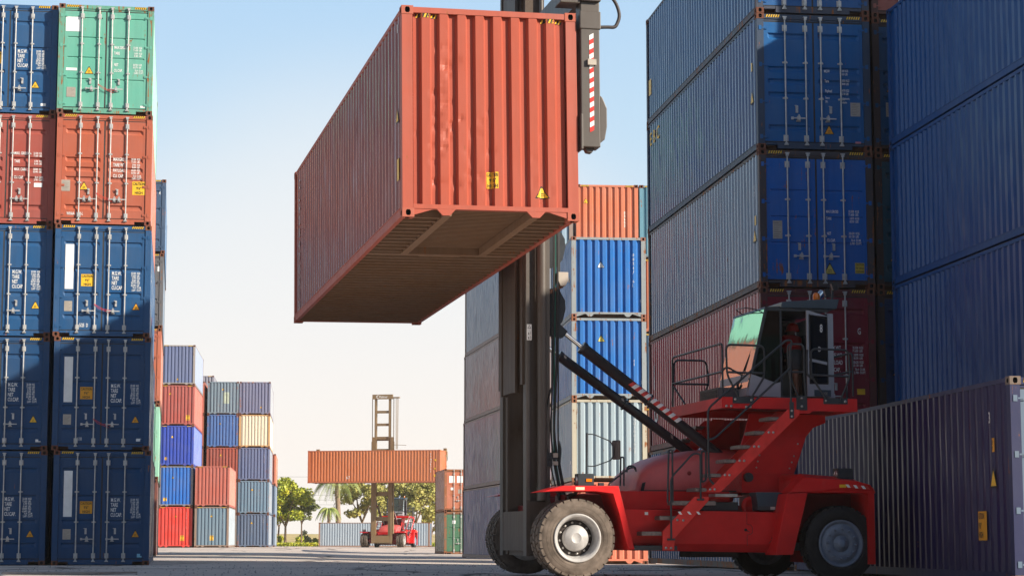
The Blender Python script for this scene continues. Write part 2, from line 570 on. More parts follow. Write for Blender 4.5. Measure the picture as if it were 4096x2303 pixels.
def lockbar(mb, H):
    r = 0.017; y = -0.012
    zt, zb = H - 0.075, 0.09
    mb.tube([(0, y, zb), (0, y, zt)], r, 8)
    for z in (zt - .01, zb):                                 # cams
        mb.box(-0.045, y - 0.020, z, 0.045, y + 0.022, z + 0.022)
        mb.box(-0.028, y - 0.026, z + 0.024 if z == zb else z - 0.05, 0.028, y + 0.02, z + 0.05 if z == zb else z - 0.002)
    for z in (H - 0.31, 0.24):                               # guide brackets
        mb.box(-0.050, 0.010, z - 0.065, 0.050, 0.0295, z + 0.065)
        mb.box(-0.028, y - 0.024, z - 0.055, 0.028, 0.0095, z + 0.055)
    for f in (0.36, 0.66):
        z = 0.175 + (H - .36) * f
        mb.box(-0.055, 0.014, z - 0.016, 0.055, 0.0295, z + 0.016)
        mb.box(-0.026, y - 0.022, z - 0.022, 0.026, 0.0135, z + 0.022)

def handle(mb):
    mb.box(-0.02, -0.045, -0.012, 0.30, -0.032, 0.012)
    mb.box(0.10, -0.05, -0.04, 0.16, 0.029, 0.045)
    mb.box(-0.03, -0.036, -0.028, 0.02, 0.0, 0.028)
    mb.box(0.118, -0.058, 0.046, 0.142, -0.03, 0.075)
    mb.box(0.085, 0.0, -0.065, 0.175, 0.028, -0.042)

def keeper(mb):
    mb.box(-0.025, 0.0, -0.075, 0.025, 0.029, 0.075)
    mb.box(-0.018, -0.03, 0.02, 0.018, -0.001, 0.06)
    mb.box(-0.05, -0.026, 0.06, -0.015, -0.012, 0.075)

def hinge(mb, s):
    mb.box(min(0, .15 * s), 0.012, -0.03, max(0, .15 * s), 0.0295, 0.03)
    mb.box(min(-.03*s, .03*s), -0.002, -0.045, max(-.03*s, .03*s), 0.0115, 0.045)
    mb.box(min(.04*s, .12*s), 0.004, -0.012, max(.04*s, .12*s), 0.0115, 0.012)

NAVY = (0.020, 0.062, 0.165); RUSTF = (0.16, 0.06, 0.035)

def container(loc, yaw, L=L40, H=H96, door=None, front=(0.3,.3,.3), side=None, framec=None, castc=None, rust=0.25,
              lod='near', hero=False, label='', group=None, decals=None, tilt=(0, 0), sfade=0.3, gloss=(0.24, 0.55)):
    root = empty('shipping_container', loc, (tilt[0], tilt[1], yaw), label, 'container', group)
    side = side or front; framec = framec or front
    far = lod == 'far'
    pf = paint(front, rust, 0.3 if not hero else .12, 0.46, 0.25)
    ps = paint(side, rust * 0.8, sfade, gloss[0], gloss[1], dent=0.08)
    pfr = paint(framec, min(1.4, rust + 0.35), 0.25, 0.55, 0.35)
    pc = paint(castc or RUSTF, 0.9 if not hero else .3, 0.2, 0.8, 0.2)
    inst('frame', shared(('frame', L, H, bool(door), far), lambda mb: frame(mb, L, H, bool(door), far), 3), (pfr, pc, DARK), root)
    for s in (-1, 1):
        inst('side_wall', shared(('side_wall', L, H, s), lambda mb: sidewall(mb, L, H, s), 1, False), ps, root)
    inst('roof', shared(('roof', L, H), lambda mb: mb.box(0.07, 0.09, H - 0.030, W - 0.07, L - 0.09, H - 0.016)), ps, root)
    inst('underframe', shared(('underframe', L, H, hero), lambda mb: underframe(mb, L, H, hero)), UNDER, root)
    inst('floor', shared(('floor', L), lambda mb: mb.box(0.08, 0.11, 0.1505, W - 0.08, L - 0.11, 0.165)), FLOOR, root)
    rear = inst('end_wall', shared(('end_wall', H, False), lambda mb: endwall(mb, H), 1, False), pf, root, (W, L, 0), (0, 0, pi))
    if not far:
        for sx, sy, sz, _ in CAST_AT:
            me = shared(('corner_casting',), casting, 2, False)
            mir = (sx + sy) % 2 == 1
            rotz = {(0,0): 0, (1,0): 0, (0,1): pi, (1,1): pi}[(sx, sy)]
            x = W if sx else 0; y = L if sy else 0
            scx = 1
            if (sx, sy) == (1, 0): scx = -1
            if (sx, sy) == (0, 1): scx = -1
            inst('corner_casting', me, (pc, DARK), root, (x, y, H - 0.118 if sz else 0), (0, 0, rotz), (scx, 1, 1))
    if not door:
        inst('end_wall', shared(('end_wall', H, hero), lambda mb: endwall(mb, H, hero), 1, False), pf, root)
        yf = yend
    else:
        style = door
        yf = lambda x: 0.030
        pd = pf
        inst('gasket', shared(('gasket', H), lambda mb: gasket(mb, H)), RUBBER, root)
        for left in (True, False):
            d = inst('door', shared(('door', H, style, left), lambda mb: door_leaf(mb, H, style, left)), pd, root)
            bars = (0.60, 1.04) if left else (1.37, 1.79)
            for bx in bars:
                inst('locking_bar', shared(('locking_bar', H), lambda mb: lockbar(mb, H)), GALV, d, (bx, 0, 0))
            if not far:
                inst('handle', shared(('handle',), handle), GALV, d, (bars[0] if not left else bars[1] - 0.30, 0, 0.66))
                inst('handle', shared(('handle',), handle), GALV, d, (bars[0] if left else bars[1] - .3, 0, 0.66 if not left else .66), (0, 0, 0)) if style == 'rib5' else None
                for kx, kz in ((0.24 if left else .20, 0.86),):
                    inst('keeper', shared(('keeper',), keeper), GALV, d, (bars[0] + kx, 0, kz))
                sx = 1 if left else -1
                for f in (0.035, 0.33, 0.64, 0.95):
                    z = 0.175 + (H - 0.36) * f
                    inst('hinge', shared(('hinge', sx), lambda mb: hinge(mb, sx)), pd, d, (0.075 if left else W - 0.075, 0, z))
    # hazard chevrons on the tall boxes
    if H > 2.8:
        zz = (H - 0.085, H - 0.028) if door else ((H - 0.155, H - 0.100) if hero else (H - 0.085, H - 0.03))
        yy = (lambda x: 0.010) if door else ((lambda x: yend(x)) if hero else (lambda x: 0.006))
        for hx in (0.20, W - 0.50):
            mb = MB(); hazard(mb, hx, hx + 0.30, zz[0], zz[1], yy)
            mb.build('hazard_stripes', (YELLOW, BLACKM), root, False)
    if decals: put_decals(root, decals, yf)
    return root

def sidef(y): return 0.012
def put_decals(root, decals, yf):
    let = MB(); letS = {-1: MB(), 1: MB()}
    for d in decals:
        k = d[0]
        if k == 'text':
            _, x, z, s, t = d[:5]
            put_text(let, t, x, z, s, yf, 0, d[5] if len(d) > 5 else 0.56, d[6] if len(d) > 6 else 'l')
        elif k == 'vtext':                                   # letters one under another
            _, x, z, s, t = d[:5]
            for i, ch in enumerate(t): put_text(let, ch, x, z - i * s * 1.3, s, yf, 0, 0.8, 'c')
        elif k == 'tri':
            mb = MB(); triangle(mb, d[1], d[2], d[3], yf)
            mb.build('warning_sticker', (d[4] if len(d) > 4 else YELLOW, BLACKM), root, False)
        elif k == 'caution':
            _, x, z, w, h = d[:5]
            lines = d[5] if len(d) > 5 else ('CAUTION', "9'6\"", 'HIGH')
            mb = MB(); strip_poly(mb, x, x + w, lambda q: z, lambda q: z + h, yf, 0, 0.02)
            n = len(lines)
            for i, t in enumerate(lines):
                cap = h * 0.20 if n == 3 else h * .15
                sx = min(0.85, 0.9 * w / max(0.001, text_geo(t, cap, 1.0)[2]))
                put_text(mb, t, x + w / 2, z + h * (1 - (i + 0.5) / n) - cap / 2, cap, yf, 1, sx, 'c', eps=0.007)
            mb.build('caution_sticker', (d[6] if len(d) > 6 else YELLOW, BLACKM), root, False)
        elif k == 'rect':
            _, x, z, w, h, mat, nm = d
            mb = MB(); strip_poly(mb, x, x + w, lambda q: z, lambda q: z + h, yf, 0, 0.02, 0.004)
            mb.build(nm, mat, root, False)
        elif k == 'cord':
            mb = MB(); mb.tube([(d[1], -.03, d[2]), (d[1] + .22, -.04, d[2] - .13), (d[1] + .45, -.03, d[2] - .17)], .006, 5)
            mb.tube([(d[1], -.03, d[2] - .01), (d[1] + .12, -.04, d[2] - .12), (d[1] + .40, -.03, d[2] - .22)], .005, 5)
            mb.build('seal_cord', REDTAPE, root, False)
        elif k == 'plate':
            _, x, z, w, h = d
            mb = MB(); y = yf(x) - 0.004
            mb.box(x, y, z, x + w, y + .0035, z + h)
            for i in range(7):
                zz = z + h * (0.12 + i * 0.12)
                mb.box(x + w * .12, y - .001, zz, x + w * (.6 + .25 * ((i * 7) % 3) / 2), y - .0005, zz + h * .03, 1)
            mb.build('data_plate', (BEIGE, plain('plate_engraving', (.22, .19, .16), .7)), root, False)
        elif k == 'side':                                    # marks on the long wall; s=-1 left, +1 right
            _, s, y, z, size, t = d
            vs, fs, w = text_geo(t, size, 0.7)
            if s < 0: letS[-1].add([(0.004, y - a, z + b) for a, b in vs], fs, 0)
            else: letS[1].add([(W - 0.004, y + a, z + b) for a, b in vs], fs, 0)
        elif k == 'sidev':
            _, s, y, z, size, t = d
            for i, ch in enumerate(t):
                vs, fs, w = text_geo(ch, size, 0.8)
                zz = z - i * size * 1.35
                if s < 0: letS[-1].add([(0.004, y - a, zz + b) for a, b in vs], fs, 0)
                else: letS[1].add([(W - 0.004, y + a, zz + b) for a, b in vs], fs, 0)
        elif k == 'siderect':
            _, s, y, z, w, h, mat, nm = d
            x = 0.004 if s < 0 else W - 0.004
            MB().add([(x, y, z), (x, y + w, z), (x, y + w, z + h), (x, y, z + h)], [(0, 1, 2, 3)]).build(nm, mat, root, False)
        elif k == 'sidetri':
            _, s, y, z, w = d
            x = 0.004 if s < 0 else W - 0.004; e = -0.003 if s < 0 else 0.003
            mb = MB()
            mb.add([(x, y, z), (x, y + w, z), (x, y + w / 2, z + w)], [(0, 1, 2)], 1)
            mb.add([(x + e, y + w*.13, z + w*.08), (x + e, y + w*.87, z + w*.08), (x + e, y + w / 2, z + w*.82)], [(0, 1, 2)], 0)
            mb.build('warning_sticker', (YELLOW, BLACKM), root, False)
    for q in (let, letS[-1], letS[1]):
        if q.v: q.build('lettering', WHITE, root, False)

def specs(x1, x2, z, rows, s1=0.085, s2=0.050, dz=0.125, gap=0.066):
    """weight table: left column of names, right column of paired values"""
    out = []
    for i, (t, vals) in enumerate(rows):
        zz = z - i * dz
        if t: out.append(('text', x1, zz, s1, t))
        for j, v in enumerate(vals):
            a, _, u = v.partition(' ')
            zv = zz + s1 * .55 - j * gap
            out.append(('text', x2 + 0.16, zv - .02, s2, a, 0.62, 'r')); out.append(('text', x2 + 0.185, zv - .02, s2, u, 0.62))
    return out

MGW = lambda a='KGS', t='3.750', tl='8.270', n='28.750', nl='63.380', m='76.4': \
    [('M.G.W.', ('32.500 ' + a, '71.650 LBS')), ('TARE', (t + ' ' + a, tl + ' LBS')),
     ('NET', (n + ' ' + a, nl + ' LBS')), ('CU.CAP.', (m + ' CU.M.', '2.697 CU.FT.'))]
# ------------------------------------------------------------------ ground
GP = [(0.5,32,.08),(1.0,35,.05),(5.2,33.3,-.02),(7.6,29.3,.05),(9,33,.03),(5.1,42.3,.02),(7,42,.02),(3.6,54,-.04),(-10,52.4,0),(-10,60,0),
      (3.4,66.5,-.14),(2,72,-.14),(-1,80,-.10),(-2,92,-.15),(3,84,-.14),(-4,127,-.27),(-3,132,-.27),(-12,185,-.13),(-15,228,-.25),(-21,148,.03),(-22,165,0),
      (-14,79,0),(-14,90,0),(0,45,.03),(-8,36,.03),(-5,25,.03),(6,15,.0),(13,30,.0),(12,45,.0),(-30,220,-.2),(0,170,-.2),(10,230,-.25),(-26,180,0),(-17,163,0),(-20,190,-.1),(-14,28,.03),(0,0,0),(30,80,0),(-40,80,0),(40,160,-.2)]
def gz(x, y):
    s = w = 0.0
    for px, py, pz in GP:
        q = ((x - px) / 2.6) ** 2 + ((y - py) / 7.0) ** 2
        k = 1.0 / (q * q + 0.02)
        s += k * pz; w += k
    return s / w

def build_ground():
    mb = MB()
    xs = [-160,-90,-60,-40] + [-30 + i for i in range(0, 51)] + [25,32,45,70,110,160]
    ys = [-60,-30,-10,0,8,14] + [18 + 1.2*i for i in range(60)] + [92 + 4*i for i in range(36)]
    vs = [(x, y, gz(x, y)) for y in ys for x in xs]; n = len(xs)
    fs = [(j*n+i, j*n+i+1, (j+1)*n+i+1, (j+1)*n+i) for j in range(len(ys)-1) for i in range(n-1)]
    mb.add(vs, fs, 0, True)
    m, nn, l, b = nodes_mat('yard_concrete')
    v = objcoord(nn, l, rnd=False)
    n1 = noise(nn, l, v, 0.10, 8, 0.6); n2 = noise(nn, l, v, 1.4, 8, 0.7); n3 = noise(nn, l, v, 22, 4, 0.7)
    base = ramp(nn, l, n1, [(0.35, (.40,.33,.285)), (0.52, (.62,.53,.46)), (0.68, (.50,.42,.36))])
    base = mix(nn, l, ramp(nn, l, n2, [(0.35, gray(0)), (0.62, gray(.7))]), base, (.62,.54,.475,1))
    base = mix(nn, l, ramp(nn, l, n3, [(0.48, gray(0)), (0.72, gray(.5))]), base, (.20,.17,.15,1))
    # joints between the slabs and wandering cracks filled with tar
    vw = objcoord(nn, l, (0.16, 0.075, 1), False)
    vo = nn.new('ShaderNodeTexVoronoi'); vo.feature = 'DISTANCE_TO_EDGE'; vo.inputs['Scale'].default_value = 1.0
    wob = nn.new('ShaderNodeVectorMath'); wob.operation = 'ADD'
    nz = nn.new('ShaderNodeTexNoise'); nz.inputs['Scale'].default_value = 2.5; l.new(vw, nz.inputs['Vector'])
    sc = nn.new('ShaderNodeVectorMath'); sc.operation = 'SCALE'; sc.inputs['Scale'].default_value = 0.35
    l.new(nz.outputs['Color'], sc.inputs[0]); l.new(vw, wob.inputs[0]); l.new(sc.outputs[0], wob.inputs[1])
    l.new(wob.outputs[0], vo.inputs['Vector'])
    crack = ramp(nn, l, vo.outputs['Distance'], [(0.0, gray(.85)), (0.012, gray(.7)), (0.022, gray(0))])
    base = mix(nn, l, crack, base, (.045,.042,.04,1))
    # dark tyre dirt and gravel towards the right foreground
    tc = nn.new('ShaderNodeTexCoord'); sep = nn.new('ShaderNodeSeparateXYZ'); l.new(tc.outputs['Object'], sep.inputs[0])
    sm = nn.new('ShaderNodeMapRange'); sm.inputs['From Min'].default_value = 4.6; sm.inputs['From Max'].default_value = 6.5; l.new(sep.outputs[0], sm.inputs[0])
    sy = nn.new('ShaderNodeMapRange'); sy.inputs['From Min'].default_value = 45; sy.inputs['From Max'].default_value = 39; l.new(sep.outputs[1], sy.inputs[0])
    mu = nn.new('ShaderNodeMath'); mu.operation = 'MULTIPLY'; l.new(sm.outputs[0], mu.inputs[0]); l.new(sy.outputs[0], mu.inputs[1])
    grav = mix(nn, l, ramp(nn, l, n3, [(0.4, gray(0)), (0.65, gray(1))]), (.05,.045,.04,1), (.16,.145,.13,1))
    base = mix(nn, l, mu.outputs[0], base, grav)
    l.new(base, b.inputs['Base Color'])
    b.inputs['Roughness'].default_value = 0.85; b.inputs['Specular IOR Level'].default_value = 0.25
    bp = nn.new('ShaderNodeBump'); bp.inputs['Strength'].default_value = 0.6; bp.inputs['Distance'].default_value = 0.03
    l.new(n2, bp.inputs['Height']); l.new(bp.outputs[0], b.inputs['Normal'])
    g = mb.build('ground', m, None, False)
    tag(g, kind='structure')
    # dry field and bank beyond the yard
    mb = MB()
    xs = [-1500,-600,-300] + [-120 + 6*i for i in range(40)] + [200,400,900,1500]
    prof = [(231.9, -.26), (236, -.24), (250, -.22), (262, 0.1), (285, 1.0), (310, 1.32), (400, 1.36), (3500, 1.4)]
    rr = random.Random(5)
    vs = [(x, y, z + (rr.uniform(-.05,.08) if 240 < y < 1000 else 0)) for y, z in prof for x in xs]; n = len(xs)
    mb.add(vs, [(j*n+i, j*n+i+1, (j+1)*n+i+1, (j+1)*n+i) for j in range(len(prof)-1) for i in range(n-1)], 0, True)
    m, nn, l, b = nodes_mat('dry_grass')
    v = objcoord(nn, l, rnd=False); n1 = noise(nn, l, v, 0.25, 8, 0.7)
    l.new(ramp(nn, l, n1, [(0.3, (.24,.23,.05)), (0.5, (.55,.42,.17)), (0.75, (.50,.36,.18))]), b.inputs['Base Color'])
    b.inputs['Roughness'].default_value = 0.95
    tag(mb.build('field', m, None, False), kind='structure')
build_ground()

# ------------------------------------------------------------------ container stacks
def fr(yaw, dx, dy):           # offset along the front / along the length
    return (dx * cos(yaw) - dy * sin(yaw), dx * sin(yaw) + dy * cos(yaw))

ORD = ['bottom', 'second', 'third', 'fourth', 'top']
def ordn(i, n): return 'bottom' if i == 0 else ('top' if i == n - 1 else ['', 'second lowest', 'middle', 'second highest', 'fifth'][i] if n == 5 else ['', 'second lowest', 'third lowest', 'fourth lowest', 'fifth lowest'][i])

def column(x, y, yaw, tiers, H, where, group, L=L40, lod='near', shifts=None, jit=0.0, **kw):
    g = gz(x + .8, y + 1) if 'z' not in kw else kw.pop('z')
    z = g; n = len(tiers); rr = random.Random(int(x * 31 + y * 7))
    for i, t in enumerate(tiers):
        t = dict(t); name = t.pop('n')
        h = t.pop('H', H)
        sx = shifts[i] if shifts else rr.uniform(-jit, jit)
        dx, dy = fr(yaw, sx, rr.uniform(-jit, jit) if jit else 0)
        a = dict(kw); a.update(t)
        lab = t.get('label') or f'{name}, {ordn(i, n)} {where}'
        a['label'] = lab
        container((x + dx, y + dy, z), yaw, L=a.pop('L', L), H=h, lod=lod, group=group, **a)
        z += h + 0.004

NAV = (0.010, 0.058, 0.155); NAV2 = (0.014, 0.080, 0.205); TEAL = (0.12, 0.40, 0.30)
ORR = (0.42, 0.105, 0.055); RED2 = (0.34, 0.075, 0.055)
bluemarks = lambda a, t, tl, n, nl, cap=True, cim=True: ([('rect', .27, 1.22, .215, 1.16, WHITE, 'white_panel'),
     ('caution', .68, 1.30, .31, .31, ('CAUTION', "9'6\"", 'HIGH'), ORANGEM if cap else YELLOW), ('plate', .27, .65, .20, .26), ('tri', 2.08, .70, .21, ORANGEM)]
     + specs(1.45, 1.90, 1.60, MGW(a, t, tl, n, nl), s1=.095) + ([('rect', 2.11, .235, .13, .07, WHITE, 'maker_label')] if cim else []))
# left foreground stacks (door ends towards the camera)
LX, LY, LW = -11.735, 52.424, 0.162
Lt = [
 dict(n='dark navy container standing on the ground with white panel', front=NAV, side=(.10,.12,.16), rust=.2, door='groove4',
      decals=bluemarks('KG', '3.750', '8.270', '28.750', '63.380', cim=False) + [('rect', 2.13, .20, .12, .09, plain('pale_blue_marking', (.25,.55,.68), .5), 'maker_label'), ('sidev', 1, 3.0, 1.9, .14, 'CAXU'), ('sidev', 1, 3.5, 1.75, .10, '71382')]),
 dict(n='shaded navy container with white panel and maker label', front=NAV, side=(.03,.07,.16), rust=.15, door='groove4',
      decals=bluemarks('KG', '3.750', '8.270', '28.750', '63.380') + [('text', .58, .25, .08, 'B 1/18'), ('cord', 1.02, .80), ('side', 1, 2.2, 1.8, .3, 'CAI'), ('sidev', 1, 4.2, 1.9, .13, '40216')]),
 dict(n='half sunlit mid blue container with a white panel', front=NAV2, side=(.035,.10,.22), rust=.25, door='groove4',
      decals=bluemarks('KGS', '3.790', '8.360', '28.710', '63.290', False, False) + [('cord', 1.02, .84), ('text', .66, .25, .09, '5/25  D'), ('side', 1, 2.0, 1.7, .34, 'UES'), ('siderect', 1, 4.6, .8, .5, .22, REDTAPE, 'red_label')]),
 dict(n='orange red container with a yellow caution label', front=ORR, side=(.60,.19,.11), rust=.15, door='rib5', castc=(.20,.06,.04),
      decals=specs(1.45, 1.87, 1.68, [('MAXGROSS', ('32.500 KGS', '71.650 LBS')), ('TARE WT.', ('3.900 KGS', '8.600 LBS')), ('PAYLOAD', ('28.600 KGS', '63.050 LBS')), ('CU. CAP.', ('76.3 CU.M.', '2.695 CU.FT.'))], dz=.145)
      + [('cord', 1.04, .82), ('text', .30, .24, .08, 'WHAA  C 32-L'), ('caution', 1.95, .80, .33, .35), ('tri', .72, .90, .24), ('plate', .15, .86, .22, .29), ('sidev', 1, .8, 2.3, .11, 'TCNU'), ('sidev', 1, 1.3, 2.0, .08, '95310')]),
 dict(n='mint green container with a white square', front=TEAL, side=(.34,.72,.50), rust=.62, door='line4', castc=(.15,.07,.05), framec=(.12,.33,.24),
      decals=specs(1.43, 1.88, 1.74, [('MAX.GROSS', ('32.500 KGS', '71.650 LBS')), ('TARE', ('3.800 KGS', '8.380 LBS')), ('', ()), ('NET', ('28.700 KGS', '63.270 LBS')), ('CU.CAP.', ('76.4 CU.M.', '2.698 CU.FT.'))], s1=.075, dz=.152)
      + [('cord', 1.04, .78), ('rect', .18, 2.17, .385, .385, WHITE, 'white_panel'), ('rect', .21, 1.13, .28, .07, WHITE, 'white_label'), ('tri', .80, 1.05, .23), ('plate', .24, .43, .23, .26), ('rect', 2.13, .20, .12, .05, WHITE, 'maker_label')]),
]
column(LX, LY, LW, Lt, H96, 'in the inner left-hand stack', 'door-end containers in the left foreground', shifts=[.108, .045, 0, -.03, -.053])
gaps = [.165, .12, .08, .05, .035]
base = [.108, .045, 0, -.03, -.053]
L2t = [
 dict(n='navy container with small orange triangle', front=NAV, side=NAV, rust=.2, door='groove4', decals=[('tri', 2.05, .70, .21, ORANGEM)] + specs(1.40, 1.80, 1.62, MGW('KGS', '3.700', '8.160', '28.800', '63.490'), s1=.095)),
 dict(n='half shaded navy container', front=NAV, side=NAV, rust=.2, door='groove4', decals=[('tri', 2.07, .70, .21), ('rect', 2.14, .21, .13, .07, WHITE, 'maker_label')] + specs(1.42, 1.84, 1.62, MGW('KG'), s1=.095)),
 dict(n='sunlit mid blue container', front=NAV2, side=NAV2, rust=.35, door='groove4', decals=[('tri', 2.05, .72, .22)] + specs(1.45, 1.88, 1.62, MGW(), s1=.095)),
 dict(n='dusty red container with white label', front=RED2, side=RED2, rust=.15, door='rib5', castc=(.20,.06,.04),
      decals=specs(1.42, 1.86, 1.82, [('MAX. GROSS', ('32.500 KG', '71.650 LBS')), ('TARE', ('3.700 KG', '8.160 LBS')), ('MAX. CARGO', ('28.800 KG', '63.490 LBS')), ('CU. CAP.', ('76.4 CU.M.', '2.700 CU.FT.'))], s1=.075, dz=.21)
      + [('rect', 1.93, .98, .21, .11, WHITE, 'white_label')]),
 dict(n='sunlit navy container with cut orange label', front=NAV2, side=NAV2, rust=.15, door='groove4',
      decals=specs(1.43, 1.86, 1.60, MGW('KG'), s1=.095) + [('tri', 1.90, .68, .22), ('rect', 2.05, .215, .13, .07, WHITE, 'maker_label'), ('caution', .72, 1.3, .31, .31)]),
]
dx, dy = fr(LW, -W, 0.25)
column(LX + dx, LY + dy, LW, L2t, H96, 'in the stack cut by the left edge', 'door-end containers in the left foreground', shifts=[b - g for b, g in zip(base, gaps)])
# second stack behind it
XX = [(-16.02, 78.6)]
L3t = [dict(n='brownish red container', front=(.16,.05,.04), side=(.17,.06,.05), rust=.5, door='groove4'),
       dict(n='pale mint green container', front=(.25,.52,.38), side=(.28,.62,.45), rust=.5, door='groove4'),
       dict(n='bright orange red container', front=(.45,.13,.07), side=(.62,.21,.13), rust=.3, door='groove4', decals=[('sidev', 1, 1.6, 2.2, .12, 'GESU'), ('sidev', 1, 1.6, 1.4, .09, '53841')]),
       dict(n='blue grey container', front=(.12,.12,.13), side=(.16,.22,.30), rust=.45, door='groove4', decals=[('side', 1, 3.6, 1.2, .5, 'Tex'), ('rect', 2.20, 2.2, .09, .2, WHITE, 'white_label')]),
       dict(n='blue container with white side lettering', front=(.05,.09,.16), side=(.09,.20,.38), rust=.45, door='groove4', decals=[('side', 1, 3.6, 1.2, .5, 'Flor'), ('text', 2.17, 2.3, .13, '4')])]
column(-15.98, 78.6, .162, L3t, H96, 'of the stack behind the left doors', 'containers in the yard', shifts=[.04, .07, .09, .12, .15])

# right foreground stack
RX, RY, RW = 5.129, 42.266, 0.125
Rt = [
 dict(n='faded blue container behind the red machine', front=(.01,.10,.30), side=(.025,.09,.20), rust=.8, framec=(.10,.08,.075), door='groove4', sfade=.4),
 dict(n='maroon container behind the machine cab', front=(.22,.012,.028), side=(.33,.035,.04), rust=.3, framec=(.12,.03,.03), door='rib4',
      decals=specs(1.42, 1.90, 1.62, [('MAX.WT.', ('32.500 KGS', '71.650 LBS')), ('TARE WT', ('3.870 KGS', '8.530 LBS')), ('PAYLOAD', ('28.630 KGS', '63.120 LBS')), ('CU.CAP.', ('76.4 CU.M.', '2.700 CU.FT.'))], dz=.15)
      + [('rect', 2.02, .70, .17, .12, YELLOW, 'yellow_label'), ('side', -1, 11.6, 1.6, .62, '1'), ('side', -1, 11.5, .7, .62, 'O'), ('text', 2.05, 1.95, .13, 'G')]),
 dict(n='bright blue container with pale rusty side', front=(.002,.12,.46), side=(.13,.19,.28), rust=.65, framec=(.06,.05,.055), door='line3', sfade=.55,
      decals=specs(1.42, 1.86, 1.58, [('MAX.GROSS', ('32.500 KGS', '71.650 LBS')), ('TARE', ('3.870 KGS', '8.530 LBS'))], s1=.06, dz=.145) + specs(1.43, 1.86, 1.12, [('NET', ('28.630 KGS.', '63.120 LBS')), ('CU.CAP.', ('76.4 CU.M.', '2.700 CU.FT.'))], s1=.06, dz=.145)
      + [('tri', 1.48, .29, .27, plain('pale_yellow_marking', (.62,.50,.10), .5)), ('caution', 2.02, .32, .20, .22, ('CAUTION', "9'6\" HIGH", 'CONTAINER'), plain('dull_yellow_marking', (.55,.42,.05), .5)), ('plate', .28, 1.02, .20, .38),
         ('sidev', -1, .5, 2.1, .1, '17'), ('siderect', -1, .35, 1.35, .12, .2, YELLOW, 'yellow_label'), ('sidetri', -1, .32, 1.0, .3)]),
 dict(n='deep blue container, yellow letters on its side', front=(.003,.105,.31), side=(.024,.068,.20), rust=.35, framec=(.03,.055,.10), door='rib4',
      decals=[('text', 1.44, 1.66, .06, 'MGW'), ('text', 1.45, 1.45, .06, 'Tare'), ('text', 1.46, 1.24, .06, 'Payload'), ('text', 1.46, 1.10, .05, 'Seaco'), ('text', 1.46, 1.02, .045, 'SRL'),
              ('text', 1.78, 1.68, .05, '32500 KGS'), ('text', 1.78, 1.61, .05, '71650 LBS'), ('text', 1.82, 1.47, .05, '3830 KGS'), ('text', 1.82, 1.40, .05, '8440 LBS'), ('text', 1.79, 1.26, .05, '28670 KGS'), ('text', 1.79, 1.19, .05, '63210 LBS'),
              ('text', 1.79, 1.09, .05, 'Bridgetown,'), ('text', 1.79, 1.01, .045, 'Barbados'), ('tri', 1.53, .34, .22, ORANGEM), ('plate', 2.00, .74, .21, .29), ('rect', 2.09, .16, .12, .04, plain('pink_marking', (.6,.25,.28), .5), 'maker_label'),
              ('siderect', -1, .45, 1.75, .10, .18, YELLOW, 'yellow_label'), ('sidetri', -1, .35, 1.05, .3)]),
 dict(n='slate blue container with one sunlit corner', front=(.008,.10,.30), side=(.020,.085,.22), rust=.5, framec=(.05,.06,.09), door='groove4', decals=[('siderect', -1, 11.55, .75, .3, .42, YELLOW, 'yellow_label')]),
]
column(RX, RY, RW, Rt, H96, 'in the right door-end stack', 'containers in the yard', shifts=[-.045, 0, .01, 0, 0])
R2t = [dict(n='dark blue container hidden by the purple one', front=(.008,.04,.14), rust=.3, door='groove4', framec=(.05,.03,.03)),
       dict(n='dark blue container with orange triangle', front=(.008,.04,.14), rust=.3, door='rib4', framec=(.05,.03,.03), decals=[('tri', .42, 1.1, .26, ORANGEM)]),
       dict(n='dark teal container', front=(.01,.07,.12), rust=.4, door='rib4', framec=(.05,.03,.03), decals=[('tri', .42, .6, .26)]),
       dict(n='shaded blue container with a grey plate', front=(.008,.065,.17), rust=.25, door='rib4', framec=(.05,.03,.03), decals=[('plate', .28, .78, .20, .30), ('tri', .42, 1.3, .26, ORANGEM)]),
       dict(n='dull red container', front=(.34,.10,.075), rust=.25, door='groove4', framec=(.10,.04,.03))]
dx, dy = fr(RW, W + .09, .12)
column(RX + dx, RY + dy, RW, R2t, H96, 'in the gap at right', 'containers in the yard')
# big blue stack at the right edge: far left corner known
QB = (.001, .062, .23)
qx, qy = 7.83, 42.15
dx, dy = fr(.125, 0, -L40)
Qt = [dict(n='plain blue container behind the purple one', front=QB, rust=.05),
      dict(n='plain blue container just above the purple one', front=QB, rust=.05),
      dict(n='plain blue container with small chevrons', front=QB, rust=.05),
      dict(n='plain blue container touching the picture top', front=QB, rust=.05)]
column(qx + dx, qy + dy, .125, Qt, H96, 'of the right-edge stack', 'containers in the yard', framec=QB, castc=(.01,.05,.16), sfade=.1, gloss=(.33, .32))
# low dark purple container, right foreground
container((7.00, 28.95, gz(7.1, 29.2)), .118, front=(.16,.22,.30), side=(.012,.007,.065), framec=(.03,.035,.10), castc=(.22,.17,.14), rust=.30, door='line3', sfade=.08, gloss=(0.34, 0.26),
          label='dark purple container standing alone on the ground at the right edge', group='containers in the yard',
          decals=[('siderect', -1, .70, 1.86, .10, .20, ORANGEM, 'orange_label'), ('sidetri', -1, .62, 1.35, .30), ('siderect', -1, 1.10, .60, .36, .42, ORANGEM, 'caution_sticker'), ('side', -1, .92, 2.28, .16, '3'),
                  ('text', .2, 3.2, .01, '')])
